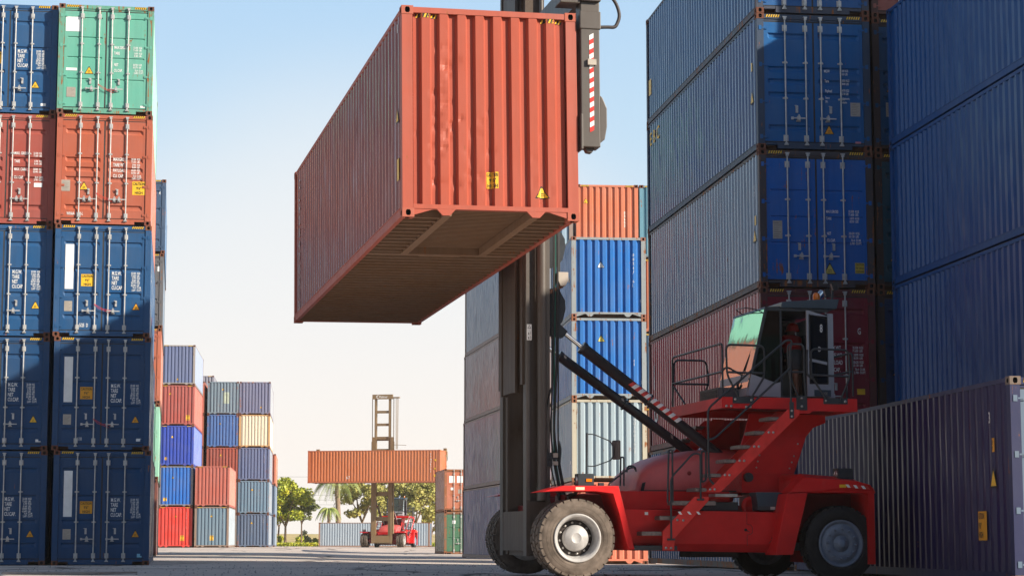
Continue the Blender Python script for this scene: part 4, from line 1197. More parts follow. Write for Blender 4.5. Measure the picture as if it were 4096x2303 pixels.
def cab(root):
    c = empty('cab', (0, 0, 0)); c.parent = root
    y0, y1 = -1.0, .58
    # lower shell: near side panel below the window, front wedge
    sh = MB()
    A = [(3.40,2.92),(3.98,2.90),(3.98,3.16),(3.90,3.13),(3.46,3.28)]
    sh.prism(A, y0, y0 + .05); sh.prism(A, y1 - .05, y1)
    sh.prism([(3.38,2.92),(3.44,2.92),(3.50,3.27),(3.44,3.29)], y0 + .0505, y1 - .0505)
    sh.box(4.82, y0, 2.90, 4.90, y1, 4.30)                           # back wall
    sh.box(3.98, y1 - .05, 2.9, 4.8195, y1, 3.4)
    sh.box(3.39, y0 + .01, 2.855, 4.88, y1 - .01, 2.899)
    sh.box(4.79, y0 - .002, 2.90, 4.8195, y0 + .05, 4.30)
    o = sh.build('shell', GREYC, c); bevel(o, .008)
    dk = MB()                                                        # pillars, sills, interior
    dk.prism([(3.715,4.35),(3.755,4.35),(3.49,3.27),(3.45,3.285)], y0 - .006, y0 + .03)
    dk.prism([(3.715,4.35),(3.755,4.35),(3.49,3.27),(3.45,3.285)], y1 - .03, y1 + .006)
    dk.box(3.965, y0 - .008, 2.90, 3.995, y0 + .04, 4.37)
    dk.box(3.72, y0 - .004, 4.325, 4.82, y0 + .04, 4.37); dk.box(3.72, y1 - .04, 4.325, 4.82, y1, 4.37)
    dk.box(3.965, y1 - .04, 3.4, 3.995, y1, 4.325)
    dk.box(3.5, y0 + .06, 2.90, 4.8, y1 - .06, 2.93)
    dk.build('pillars', CHAR, c)
    g = MB(); g.prism([(3.76,4.32),(3.963,4.32),(3.963,3.17),(3.90,3.14),(3.50,3.28)], y0 + .012, y0 + .020)
    g.build('side_window', GLASS, c, False)
    g = MB(); g.prism([(3.76,4.32),(3.963,4.32),(3.963,3.40),(3.55,3.40)], y1 - .020, y1 - .012); g.box(4.0, y1 - .02, 3.41, 4.81, y1 - .012, 4.32)
    g.build('side_window', GLASS, c, False)
    g = MB(); g.prism([(3.705,4.345),(3.713,4.345),(3.405,3.06),(3.395,3.06)], y0 + .02, y1 - .02)
    ws = g.build('windscreen', WSCREEN, c, False)
    mb = MB(); mb.tube([(3.38, -.55, 3.10), (3.53, -.75, 3.62)], .009, 6); mb.tube([(3.46, -.62, 3.36), (3.60, -.83, 3.86)], .007, 6); mb.obox((3.38,-.55,3.10), (.03,0,0), (0,.05,0), (0,0,.09))
    mb.build('wiper', BLACKM, ws, False)
    # seat, console and headliner inside
    i = MB(); i.box(4.35, -.35, 2.93, 4.78, .15, 3.35); i.box(4.64, -.35, 3.35, 4.78, .15, 4.0); i.build('seat', CHAR, c)
    MB().box(3.62, -.5, 2.93, 3.80, .2, 3.30).build('console', CHAR, c)
    MB().tube([(3.80, -.1, 3.30), (3.95, -.1, 3.52)], .02, 6).tube([(3.95 + .05*cos(t), -.1 + .19*sin(t), 3.52 + .16*cos(t)) for t in [k*pi/8 for k in range(17)]], .013, 6).build('steering_wheel', BLACKM, c, False)
    # roof with sloping visor
    o = MB().prism([(3.98,4.372),(4.95,4.372),(5.0,4.535),(4.75,4.535),(4.0,4.47)], y0 - .04, y1 + .02).build('roof', NAVYC, c); bevel(o, .012)
    o2 = MB().prism([(3.70,4.352),(3.979,4.372),(3.979,4.40),(3.72,4.385)], y0, y1).build('roof_visor', CHAR, c)
    rail(c, [[(3.74, -.55, 4.385), (3.55, -.50, 4.42), (3.60, .15, 4.46), (3.74, .2, 4.385)]], .009, 'wiper_guard')
    # beacon, exhaust stack, work lamps, antenna cone
    mb = MB(); mb.lathe([(.055, 0), (.055, .03)], (4.69, -.80, 4.515), 'z', 20, 1); mb.lathe([(.058, .031), (.058, .10), (.052, .13), (.035, .145), (0, .148)], (4.69, -.80, 4.515), 'z', 20, 0)
    mb.build('beacon', (AMBER, BLACKM), c)
    mb = MB(); mb.tube(rnd([(4.87, -.3, 4.45), (4.87, -.3, 4.60), (5.00, -.3, 4.74)], .1), .06, 16); mb.build('exhaust_pipe', CHROME, root)
    for k, (x, yy, z) in enumerate(((4.86, -.85, 4.66), (4.99, -.85, 4.77))):
        mb = MB(); mb.obox((x, yy, z), (.085, 0, .03), (0, .07, 0), (-.045, 0, .13)); mb.obox((x - .047, yy, z - .01), (.006, 0, 0), (0, .058, 0), (-.03, 0, .10), 1)
        mb.build('work_lamp', (BLACKM, LENS), c)
    MB().obox((4.95, -.85, 4.60), (.035, 0, 0), (0, .02, 0), (.02, 0, .22)).build('lamp_bracket', CHAR, c)
    MB().lathe([(.10, 0), (.08, .04), (.015, .085), (0, .09)], (4.32, .2, 4.49), 'z', 16).build('antenna_cone', BLACKM, c)
    # open door leaf folded back along the side
    d = empty('door', (4.82, y0 - .02, 0)); d.parent = c; d.rotation_euler = (0, 0, radians(9))
    q = MB(); X0, X1 = -.44, -.01
    q.box(X0, -.03, 2.92, X1, 0, 3.12); q.box(X0, -.03, 3.1205, X0 + .035, 0, 4.33); q.box(X1 - .035, -.03, 3.1205, X1, 0, 4.24)
    q.prism([(X0 + .0355, 4.26), (X0 + .0355, 4.33), (X1, 4.24), (X1 - .0355, 4.2395)], -.03, 0)
    q.prism([(X0 + .036, 3.50), (X1 - .036, 3.44), (X1 - .036, 3.485), (X0 + .036, 3.545)], -.03, 0)
    # the door hangs as a part; its pieces are parented one level down
    o = q.build('door_frame', GREYC, None); o.parent = c; o.matrix_parent_inverse = Matrix(); o.location = d.location; o.rotation_euler = d.rotation_euler
    o.name = 'door'
    bpy.data.objects.remove(d)
    MB().box(X0 + .04, -.02, 3.125, X1 - .04, -.012, 4.28).build('pane', GLASS, o, False)
    rub = MB(); rub.tube([(X0+.05,-.032,3.14),(X0+.05,-.032,4.27),(X1-.05,-.032,4.20),(X1-.05,-.032,3.14)], .010, 6, closed=True); rub.build('seal', BLACKM, o, False)
    t = MB()
    for (tx, xx, zz, s) in (('8', -.20, 3.98, .13), ('D', -.235, 3.66, .08)):
        vs, fs, w = text_geo(tx, s, .6); t.add([(xx + a, -.034, zz + b) for a, b in vs], fs)
    t.build('lettering', WHITE, o, False)
    MB().box(X0 + .12, -.036, 2.925, X1, -.031, 3.03).build('dark_patch', NAVYC, o)
    t = MB(); vs, fs, w = text_geo('TRUCK', .045, .6); t.add([(-.20 + a, -.038, 2.95 + b) for a, b in vs], fs); t.build('lettering', BEIGE, o, False)
    return c

def headlamp(root, x, y, z, amber=True):
    mb = MB(); mb.prism([(x + .10, z), (x + .25, z), (x + .25, z + .18), (x + .11, z + .185), (x, z + .17), (x, z)], y - .0, y + .02)
    mb.box(x, y + .021, z, x + .03, y + .22, z + .17); mb.box(x, y + .021, z, x + .25, y + .22, z + .012); mb.box(x + .0, y + .021, z + .172, x + .25, y + .22, z + .184)
    h = mb.build('headlamp', CHAR, root)
    MB().lathe([(.0, -.012), (.05, -.010), (.068, 0), (.068, .02)], (x, y + .11, z + .09), 'x', 20).build('lens', LENS, h)
    if amber: MB().box(x + .125, y - .012, z + .06, x + .215, y - .001, z + .105).build('indicator', AMBER, h)
    return h

def wedge_hull(root, name, m, secs, y0, y1, inset, par=None):
    """lofted cover: secs list of (x, z_bottom, z_top); the top is rounded in across y"""
    vs = []; fs = []
    prof = [(0, 0), (0, .72), (.05, .86), (.16, .95), (.32, 1), (.68, 1), (.84, .95), (.95, .86), (1, .72), (1, 0)]
    n = len(prof)
    for x, zb, zt in secs:
        for a, b in prof: vs.append((x, y0 + (y1 - y0) * a, zb + (zt - zb) * b))
    for i in range(len(secs) - 1):
        for k in range(n - 1): fs.append((i*n + k, i*n + k + 1, (i+1)*n + k + 1, (i+1)*n + k))
    fs.append(tuple(range(n))); fs.append(tuple((len(secs) - 1) * n + k for k in range(n)))
    mb = MB(); mb.add(vs, fs, 0, True)
    o = mb.build(name, m, par or root)
    return o

def machine(loc, yaw, label, hero=True):
    root = empty('container_handler', loc, (0, 0, yaw), label, 'container handler')
    # chassis
    mb = MB(); mb.box(-.08, -.62, .55, 5.0, .62, 1.15)
    mb.box(.25, -1.28, .35, 1.02, -.62, 1.30); mb.box(.25, .62, .35, 1.02, 1.28, 1.30)
    mb.build('chassis', REDD, root)
    MB().tube([(.26, -1.9, .62), (.26, 1.9, .62)], .16, 20).build('drive_axle', REDD, root)
    MB().tube([(4.605, -1.75, .525), (4.605, 1.75, .525)], .11, 16).build('steer_axle', CHAR, root)
    # side tanks / battery boxes
    for s in (-1, 1):
        P = [(1.09,1.07),(3.85,1.02),(3.66,.52),(1.21,.54)]
        mb = MB()
        ya = s * 1.72; yb = s * .63
        lo = [(1.235,.43),(3.56,.39)]
        q = lambda p, y: (p[0], y, p[1])
        vs = [q(P[0],ya), q(P[1],ya), q(P[2],ya), q(P[3],ya), q(lo[0], s*1.60), q(lo[1], s*1.60), q(P[0],yb), q(P[1],yb), q(lo[0],yb), q(lo[1],yb)]
        mb.add(vs, [(0,1,2,3),(3,2,5,4),(0,1,7,6),(4,5,9,8),(0,3,4,8,6),(1,2,5,9,7),(6,7,9,8)])
        o = mb.build('side_tank', RED, root); bevel(o, .006)
        if s < 0:
            ln = MB()
            path = [(3.10,1.02),(3.10,.835),(3.16,.83),(3.19,.79),(3.19,.71),(3.16,.68),(3.10,.67),(3.10,.545),(3.105,.505)]
            ln.tube([(x, -1.722, z) for x, z in path], .004, 4)
            ln.tube([(3.66,-1.722,1.02),(3.655,-1.722,.80),(3.60,-1.722,.76),(3.56,-1.722,.74),(3.53,-1.722,.62),(3.46,-1.722,.535)], .004, 4)
            ln.build('panel_seam', BLACKM, o, False)
            kb = MB(); kb.lathe([(.022, 0), (.022, -.02), (0, -.024)], (3.075, -1.72, .75), 'y', 12); kb.obox((3.10,-1.735,.735), (.06,0,-.03), (0,.01,0), (0,0,.012)); kb.lathe([(.016, 0), (.016, -.02), (0, -.02)], (3.52, -1.72, .62), 'y', 12)
            kb.build('latch', BLACKM, o)
            MB().box(1.42, -1.724, .98, 1.475, -1.721, 1.025).build('label_plate', WHITE, o)
    mb = MB(); mb.box(1.0, -1.32, 1.071, 2.95, 1.32, 1.36)
    dk = mb.build('deck', RED, root); bevel(dk, .006)
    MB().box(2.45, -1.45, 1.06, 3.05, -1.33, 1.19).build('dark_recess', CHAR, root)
    MB().box(2.60, -1.66, 1.27, 2.97, -1.33, 1.315).build('side_step', GALV, root)
    MB().box(2.30, -1.35, .32, 3.06, -.7, .42).build('sump_guard', BLACKM, root)
    # bonnet
    secs = [(1.52,1.362,1.40),(1.55,1.362,1.55),(1.62,1.362,1.70),(1.74,1.362,1.81),(1.92,1.362,1.90),(2.2,1.362,1.98),(2.55,1.362,2.04),(2.9,1.362,2.07),(3.3,1.362,2.07)]
    hood = wedge_hull(root, 'bonnet', REDF, secs, -.92, .80, .1)
    MB().box(1.6, -.945, 1.361, 3.2, -.915, 1.385).build('seal', BLACKM, hood)
    mb = MB(); mb.obox((1.62, -.96, 1.44), (.05, 0, .02), (0, .03, 0), (.03, 0, .13)); mb.build('catch', BLACKM, hood)
    mb = MB(); mb.lathe([(.034, 0), (0, -.001)], (2.41, -.925, 1.66), 'y', 16); mb.build('round_label', plain('dark_red_label', (.25,.01,.01), .4), hood)
    # front mudguards
    F = [(-.33,1.322),(.03,1.42),(.905,1.42),(1.155,.448),(1.06,.44),(.98,.72),(.915,.98),(.815,1.30),(.55,1.335),(-.054,1.337)]
    for s in (-1, 1):
        a, b = (-2.06, -1.30) if s < 0 else (1.30, 2.06)
        o = MB().prism(F, a, b).build('front_mudguard', RED, root); bevel(o, .008)
        if s < 0: MB().box(.22, -2.064, 1.355, .36, -2.0605, 1.40).build('reflector', plain('cream_reflector', (.75,.62,.45), .3), o)
        MB().box(.30, a + .04, .45, .98, a + .06, .5) if False else None
        headlamp(root, .29 if s < 0 else .29, -1.95 if s < 0 else 1.7, 1.425)
    # wheels
    rr = [(-1.85, -1), (-1.50, -1), (1.85, 1), (1.50, 1)]
    for y, sd in rr: wheel_front(root, .261, y, .62, sd, (TYRE_D, RIMG, BOLT))
    for y, sd in ((-1.75, -1), (1.75, 1)): wheel_front(root, 4.605, y, .535, sd, (TYRE_B, RIMB, RIMB), deep=False)
    # rear counterweight hood and guards
    rs = [(3.93,1.33,1.60),(3.99,1.33,1.66),(4.3,1.33,1.655),(4.7,1.33,1.60),(5.0,1.33,1.53),(5.14,1.33,1.45),(5.17,1.33,1.36)]
    cw = wedge_hull(root, 'counterweight_hood', RED, rs, -1.97, 1.97, .1)
    fl = MB()
    fl.add([(3.70,-2.04,1.335),(3.965,-2.04,1.575),(4.84,-2.04,1.515),(5.06,-2.04,1.46),(5.15,-1.98,1.37),(5.15,-1.98,1.32),(4.05,-2.04,1.355),(3.70,-1.6,1.335),(3.99,-1.72,1.64),(4.84,-1.72,1.58),(5.06,-1.72,1.50),(5.16,-1.72,1.37),(5.16,-1.72,1.32),(4.05,-1.6,1.355)],
           [(0,1,6),(1,2,6),(2,3,4,5,6),(0,7,8,1),(1,8,9,2),(2,9,10,3),(3,10,11,4),(4,11,12,5),(5,12,13,6),(6,13,7,0)])
    o = fl.build('rear_mudguard', RED, root)
    hz = MB()
    for i in range(6):
        a = 4.68 + i * .065; z = 1.415 - i * .005
        hz.prism([(a,z),(a+.05,z),(a+.01,z+.05),(a-.04,z+.05)], -2.0445, -2.0405, i % 2)
    hz.box(4.54, -2.044, 1.415, 4.655, -2.0405, 1.462, 2)
    hz.build('hazard_tape', (WHITE, REDTAPE, YELLOW), o)
    for s in (-1, 1):
        a, b = (-2.03, -1.55) if s < 0 else (1.55, 2.03)
        o = MB().prism([(3.67,1.318),(4.013,1.334),(3.90,.90),(3.752,.363),(3.45,.356)], a, b).build('guard_leg', RED, root); bevel(o, .01)
    MB().box(4.0, -1.25, .75, 5.049, 1.25, 1.329).build('rear_chassis', REDD, root)  # dark red puts the shade inside the wheel arches into the colour
    mb = MB(); mb.box(5.05, -1.98, .21, 5.15, 1.98, 1.329)
    mb.build('counterweight', RED, root); 
    MB().box(3.86, -1.62, .5, 5.05, -1.55, 1.33) if False else None
    headlamp(root, 4.58, -1.9, 1.54, False)
    # cab column
    C = [(2.95,1.36),(4.08,1.34),(4.25,1.79),(4.42,2.27),(4.55,2.42),(4.76,2.50),(4.76,2.63),(3.45,2.63),(3.36,2.30),(3.20,1.85)]
    for s in (-1, 1):
        o = MB().prism(C, s*.90 - .02, s*.90 + .02).build('column_plate', RED, root)
        if s < 0:
            p = MB(); p.prism([(3.50,1.70),(3.53,1.665),(4.14,1.66),(4.17,1.69),(4.40,2.26),(3.72,2.26)], -.934, -.9205); pl = p.build('cover_plate', RED, o)
            m2 = MB(); bolts(m2, [(3.55,1.76),(3.575,1.86),(3.605,1.96),(4.12,1.75),(4.16,1.85),(4.20,1.95),(4.27,2.15)], -.934, .010); m2.build('bolts', BOLT, pl)
    MB().box(3.9, -.879, 1.36, 4.06, .879, 2.60).build('column_core', REDD, root)
    MB().lathe([(.155,0),(.155,-.03),(.09,-.032),(.085,-.026),(0,-.026)], (3.30, -1.33, 1.13), 'y', 28).build('axle_boss', RED, root)
    o = MB().prism([(3.29,1.345),(3.735,1.345),(3.79,1.15),(3.79,1.06),(3.32,1.06),(3.32,1.15)], -1.62, -1.30).build('tool_box', NAVYC, root); bevel(o, .01)
    mb = MB(); mb.box(3.33, -1.6235, 1.062, 3.78, -1.6205, 1.125, 0); mb.box(3.53, -1.627, 1.07, 3.61, -1.624, 1.115, 1); mb.build('lid_edge', (CHAR, GALV), o)
    MB().obox((3.88, -1.55, 1.09), (.09, 0, .03), (0, .1, 0), (-.02, 0, .10)).build('wooden_chock', plain('old_wood', (.25,.18,.12), .8, scale=12), root)
    # tilt cylinders
    for s, a, b0, e in ((-1, (.404,3.909), (.681,3.695), (3.45,1.63)), (1, (.44,3.80), (.625,3.671), (3.12,1.92))):
        y = s * .66
        A = Vector((a[0], y, a[1])); B = Vector((b0[0], y, b0[1])); Eo = Vector((e[0], y, e[1]))
        rod = MB().tube([A, B + (Eo - B).normalized() * .05], .036, 16).build('tilt_cylinder_rod', CHROME, root)
        u = (Eo - B).normalized()
        mb = MB(); mb.tube([B, B + u * .07, B + u * .075, B + u * 1.42, B + u * 1.43, Eo], [.105, .105, .094, .094, .088, .088] if s < 0 else [.092, .092, .082, .082, .080, .080], 24)
        mb.tube([B + u * 1.40, B + u * 1.43], .108, 20)
        cy = mb.build('tilt_cylinder', CYL, root)
        if s < 0:
            hz = MB(); side = Vector((0, -1, 0)); up = side.cross(u).normalized()
            Lh = 1.02; n = 16; st = B + u * 1.0
            for i in range(n):
                vs = []
                for j in range(5):
                    th = radians(-18 + j * 17)
                    off = (side * cos(th) + up * -sin(th)) * .0965 if False else (side * cos(th) + up * sin(th)) * (.0965)
                    for t in (0, 1): vs.append(st + u * (Lh * (i + t) / n + (j - 2) * .012) + off)
                hz.add(vs, [(2*j, 2*j+1, 2*j+3, 2*j+2) for j in range(4)], i % 2)
            hz.build('hazard_tape', (REDTAPE, WHITE), cy, False)
        else:
            mb = MB()
            for t in (.13, 1.35, 2.4): mb.obox(B + u * t + Vector((0, -.07, .03)), u * .05, Vector((0, .02, 0)), Vector((0, 0, .06)))
            mb.build('clamp', BEIGE, cy)
    mb = MB(); mb.prism([(.15,4.02),(.30,4.06),(.44,3.93),(.36,3.83),(.15,3.86)], -.74, -.58); mb.prism([(.15,4.02),(.30,4.06),(.44,3.93),(.36,3.83),(.15,3.86)], .58, .74)
    mb.build('tilt_bracket', CHAR, root)
    MB().tube([(3.40, -1.0, 1.60), (3.40, -.5, 1.60)], .075, 16).build('pivot_pin', CYL, root)
    # platform
    P = MB(); P.box(2.73, -1.70, 2.80, 4.98, 1.0, 2.845)
    P.prism([(2.73,2.845),(2.73,2.67),(3.95,2.66),(4.02,2.60),(4.18,2.60),(4.24,2.64),(4.98,2.64),(4.98,2.845)], -1.72, -1.7005)
    P.box(2.71, -1.72, 2.67, 2.7295, 1.0, 2.846); P.box(2.73, 1.0, 2.67, 4.98, 1.02, 2.845); P.box(4.9805, -1.72, 2.64, 5.0, 1.02, 2.846)
    o = P.build('platform', RED, root)
    for x0, x1, z0, z1 in ((2.89,3.24,2.745,2.855),(3.96,4.14,2.65,2.885),(4.42,4.83,2.755,2.855)): MB().box(x0, -1.735, z0, x1, -1.7205, z1).build('rail_base_plate', CHAR, root)
    tb = MB().box(3.73, -2.035, 2.50, 3.80, -2.021, 2.76).build('rail_base_plate', CHAR, root)
    b = MB(); bolts(b, [(2.93,2.81),(3.20,2.80),(4.05,2.84),(4.05,2.71),(4.46,2.81),(4.79,2.80),(2.78,2.70),(2.86,2.70),(3.11,2.69),(3.18,2.69)], -1.735, .015); bolts(b, [(3.765,2.62),(3.765,2.53)], -2.035, .013)
    b.build('bolts', BOLT, tb)
    mb = MB(); mb.box(3.02, -.6, 2.847, 3.36, .35, 3.08); 
    for k in range(6): mb.box(3.0, -.55, 2.88 + k * .03, 3.019, .3, 2.895 + k * .03)
    mb.build('air_conditioner', plain('grey_plastic', (.09,.085,.085), .6), root)
    zt = 3.70
    rail(root, [[(2.74,1.0,2.75),(2.74,1.0,zt),(2.74,-1.68,zt+.0),(2.74,-1.68,2.70)], [(2.74,1.0,3.25),(2.74,-1.68,3.25)],
                [(2.74,1.02,2.9),(2.78,1.02,zt-.04),(3.35,1.02,zt-.04),(3.40,1.02,3.3),(3.25,1.02,2.85)], [(2.76,1.02,3.25),(3.40,1.02,3.25)], [(2.74,.95,3.2),(2.74,.30,2.85)]], name='front_handrail')
    rail(root, [[(3.02,-1.72,2.78),(2.80,-1.72,3.20),(2.79,-1.72,zt-.02),(3.43,-1.72,zt-.03),(3.43,-1.72,3.18),(3.18,-1.72,2.80)], [(2.80,-1.72,3.24),(3.43,-1.72,3.23)]], name='side_handrail')
    rail(root, [[(2.384,-2.0,1.63),(2.384,-2.0,2.64),(3.70,-2.0,3.74),(3.80,-2.0,3.74),(3.765,-2.0,3.60),(3.765,-2.0,2.66)], [(2.40,-2.0,2.15),(2.50,-2.0,2.18),(3.765,-2.0,3.30)],
                [(2.384,-2.0,1.75),(2.40,-2.0,1.50),(2.55,-2.0,1.40)]], name='stair_handrail')
    rail(root, [[(4.03,-1.73,2.78),(3.84,-1.73,3.20),(3.82,-1.73,3.71),(4.10,-1.73,3.71),(4.10,-1.73,3.20),(4.12,-1.73,2.88)], [(3.83,-1.73,3.26),(4.10,-1.73,3.26)]], name='gate_rail')
    rail(root, [[(4.50,-1.73,2.78),(4.22,-1.73,3.20),(4.22,-1.73,zt-.06),(4.86,-1.73,zt-.07),(4.88,-1.73,3.20),(4.70,-1.73,2.80)], [(4.22,-1.73,3.22),(4.88,-1.73,3.20)]], name='side_handrail')
    rail(root, [[(4.98,-1.6,2.9),(4.98,-1.6,zt-.1),(4.98,.9,zt-.1),(4.98,.9,2.85)], [(4.98,-1.6,3.3),(4.98,.9,3.3)], [(4.98,-1.3,3.1),(5.0,-1.3,2.85)]], name='rear_handrail')
    rail(root, [[(4.15,-1.75,3.62),(4.14,-1.75,3.55),(4.14,-1.75,3.22),(4.22,-1.75,3.16)]], .02, name='door_stay')
    # lower rails, mirror
    rail(root, [[(1.715,-1.98,1.17),(1.74,-1.98,1.98),(1.80,-1.98,1.98),(1.80,-1.98,1.17)], [(1.755,-2.03,.60),(1.755,-2.03,1.55),(2.12,-2.03,1.93),(2.24,-2.03,1.93),(2.24,-2.03,1.22)],
                [(2.27,-2.0,1.75),(2.27,-2.0,1.97),(2.34,-2.0,1.97),(2.34,-2.0,1.52),(2.27,-2.0,1.48),(2.27,-2.0,1.75)]], .016, name='ladder_handrail')
    MB().box(1.69,-2.05,.585,1.81,-2.021,.615).build('rail_foot', CHAR, root); MB().box(2.18,-2.05,1.20,2.29,-2.021,1.23).build('rail_foot', CHAR, root)
    rail(root, [[(.79,-1.9,1.43),(.80,-1.9,1.46),(1.12,-1.9,1.70),(1.22,-1.9,1.72),(1.26,-1.8,1.66)], [(1.06,-1.6,1.43),(1.07,-1.6,1.88),(1.12,-1.6,1.88),(1.12,-1.6,1.43)], [(1.28,-1.2,1.66),(1.30,-1.2,1.76),(1.40,-1.2,1.76),(1.42,-1.2,1.70)]], .014, name='mudguard_handrail')
    MB().box(.62,-1.95,1.42,.70,-1.88,1.47).build('mudguard_button', CHAR, root)
    mp = MB(); mp.tube([(.433,-1.9,1.61),(.444,-1.9,2.24)], .017, 8); mp.tube(rnd([(.444,-1.9,2.22),(.55,-1.9,2.22),(.83,-1.9,2.11),(.87,-1.9,2.0),(.87,-1.9,1.90),(.83,-1.9,1.82),(.55,-1.9,1.72),(.44,-1.9,1.73)], .06), .010, 6)
    mo = mp.build('mirror_arm', CHAR, root, False)
    m3 = MB(); m3.obox((.915, -1.9, 1.98), (.055, .02, 0), (-.06, .16, 0), (0, 0, .30)); o = m3.build('mirror', plain('mirror_back', (.06,.045,.04), .5), root); bevel(o, .02, 3)
    # hoses beside the mast, sensor, plates
    hb = MB(); R2 = random.Random(4)
    for k in range(6):
        xo = .13 + .022 * k; yo = -.98 + .03 * (k % 3); w = R2.uniform(-.03, .03)
        hb.tube(rnd([(xo, yo, 7.6), (xo + .02, yo, 5.0), (xo - .01, yo, 3.6), (xo + w, yo, 3.0), (xo + w * 2.5, yo, 2.3), (xo, yo, 1.85), (xo + .08, yo, 1.45), (xo + .12 + w, yo, 1.20)], .3), .013 if k != 2 else .016, 6, 1 if k == 2 else 0)
    hb.tube(rnd([(.10,-.98,3.0),(.0,-.98,2.55),(-.005,-.98,2.2),(.10,-.98,1.7),(.22,-.98,1.22)], .2), .012, 6)
    hb.tube(rnd([(.30,-1.3,1.15),(.30,-1.3,1.30),(.42,-1.3,1.30),(.44,-1.3,1.42)], .1), .028, 8)
    hb.build('hydraulic_hoses', (HOSE, HOSEG), root, False)
    mb = MB(); mb.box(.06,-1.02,1.86,.20,-.96,1.90); mb.box(.12,-1.03,1.89,.20,-1.0,1.96,1); mb.box(.12,-1.03,1.77,.20,-1.0,1.83,1); mb.box(.02,-.99,1.75,.115,-.96,1.97)
    mb.build('hose_clamp', (CHAR, BEIGE), root)
    MB().prism([(.235,2.16),(.26,2.03),(.26,1.95),(.235,1.72),(.222,1.95)], -1.01, -.98).build('guide_fin', CHAR, root)
    o = MB().prism([(.225,4.865),(.39,4.865),(.39,4.73),(.34,4.64),(.26,4.64),(.225,4.72)], -.98, -.80).build('sensor_box', SENS, root); bevel(o, .006)
    MB().obox((.19, -.9, 4.585), (.24, 0, .12), (0, .08, 0), (-.02, 0, .05)).build('sensor_arm', paint((.14,.06,.04), .9, .3, .8), root)
    P1 = [(.13,4.62),(.29,4.63),(.40,4.44),(.41,4.30),(.36,4.10),(.27,3.98),(.13,3.95)]
    mb = MB(); mb.prism(P1, -.72, -.70); mb.prism([(x, z + 1.0) for x, z in P1], -.72, -.70); mb.build('mast_gusset', CHAR, root)
    st = MB(); st.box(-.295, -.972, 3.755, -.215, -.966, 4.01, 0)
    st.add([(-.285,-.974,3.945),(-.225,-.974,3.945),(-.255,-.974,3.995)], [(0,1,2)], 1); st.add([(-.274,-.9755,3.952),(-.236,-.9755,3.952),(-.255,-.9755,3.984)], [(0,1,2)], 0)
    for z in (3.86, 3.79): st.obox((-.265,-.974,z), (.012,0,0), (0,.001,0), (0,0,.035), 1); st.obox((-.235,-.974,z+.01), (.004,0,0), (0,.001,0), (0,0,.05), 1)
    st.build('safety_sticker', (WHITE, BLACKM), root, False)
    stair(root)
    cab(root)
    return root

def copy_tree(o, parent=None):
    c = o.copy(); COL.objects.link(c)
    c.parent = parent
    for ch in list(o.children): copy_tree(ch, c)
    return c

def spreader(root, z, lean=0.0):
    """side-lift spreader: long beam beside the box, leg at each end with twistlock hook"""
    sp = empty('spreader', (0, 0, z)); sp.parent = root; sp.rotation_euler = (lean, 0, 0)
    mb = MB()
    for s in (-1, 1):
        a, b = sorted((s * .98, s * 6.12))
        mb.box(-.735, a, .06, -.45, b, .52)
    mb.box(-.735, -.979, .10, -.396, .979, .50)
    bm = mb.build('beam', MASTL, sp)
    for s in (-1, 1):
        y = s * 5.93
        lg = MB(); lg.box(-.725, y - .13, -1.98, -.455, y + .13, .059)
        lg.box(-.738, y - .145, -.33, -.44, y + .145, -.08); lg.box(-1.02, y - .16, .02, -.739, y + .16, .20)
        lg.box(-.735, y - .14, -2.02, -.70, y + .14, -1.52)
        lg.prism([(-.455,-1.92),(-.385,-1.86),(-.352,-1.68),(-.352,-1.42),(-.41,-1.28),(-.455,-1.24)], y - .10, y + .10)
        lg.prism([(-.66,-1.981),(-.52,-1.981),(-.56,-2.05),(-.63,-2.04)], y - .06, y + .06)
        o = lg.build('leg', MASTL, sp); bevel(o, .012)
        hz = MB()
        for i in range(20):
            z0 = -.42 - i * .068
            hz.add([(-.605, y - s*0 - .1345, z0), (-.545, y - .1345, z0 + .035), (-.545, y - .1345, z0 - .033), (-.605, y - .1345, z0 - .068)], [(0,1,2,3)], i % 2)
        hz.build('hazard_tape', (WHITE, REDTAPE), o, False)
        MB().box(-.635, y - .17, -.84, -.515, y - .135, -.76).build('lock_plate', BEIGE, o)
        MB().tube(rnd([(-.45,y-.10,.30),(-.33,y-.10,.22),(-.20,y-.10,.06),(-.15,y-.10,-.12),(-.22,y-.10,-.28),(-.33,y-.10,-.28),(-.45,y-.10,-.29)], .12), .025, 8).build('hose', plain('hose_wrap', (.05,.04,.038), .6), o, False)
    return sp

MLOC = (.31, 33.8, .06)
M1 = machine(MLOC, .223, 'red container handler with raised cab and dark mast in the right foreground')
M2loc = (-11.69, 187.33, -.12)
M2 = copy_tree(M1); M2.location = M2loc
M2['label'] = 'small distant container handler facing the camera below the orange container'
M1['group'] = M2['group'] = 'container handlers'
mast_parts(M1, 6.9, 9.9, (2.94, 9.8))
spreader(M1, 7.80, -.016)
MAST = MASTL = paint((0.24, 0.16, 0.08), 0.1, 0.3, 0.5, 0.3, 0.3, 0.1)  # far mast lightened to tan: flare veil put into its paint colour
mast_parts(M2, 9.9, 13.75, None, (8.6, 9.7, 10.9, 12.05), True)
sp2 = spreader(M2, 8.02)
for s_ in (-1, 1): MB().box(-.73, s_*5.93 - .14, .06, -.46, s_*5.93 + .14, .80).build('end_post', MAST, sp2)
mb = MB()
for k in range(5): mb.tube([(-.2 + .05*k, -1.22 - .05*k, 13.5), (-.2 + .05*k, -1.25 - .03*k, 8.8)], .014, 5)
mb.box(-.3, -1.55, 13.42, .1, -1.0, 13.52)
mb.tube([(-.1,-1.0,9.2),(-.1,-2.2,9.15)], .02, 5)
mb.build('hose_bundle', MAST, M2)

# the far machine faces the camera: its length runs away from it
M2.rotation_euler = (0, 0, pi / 2 - .2)

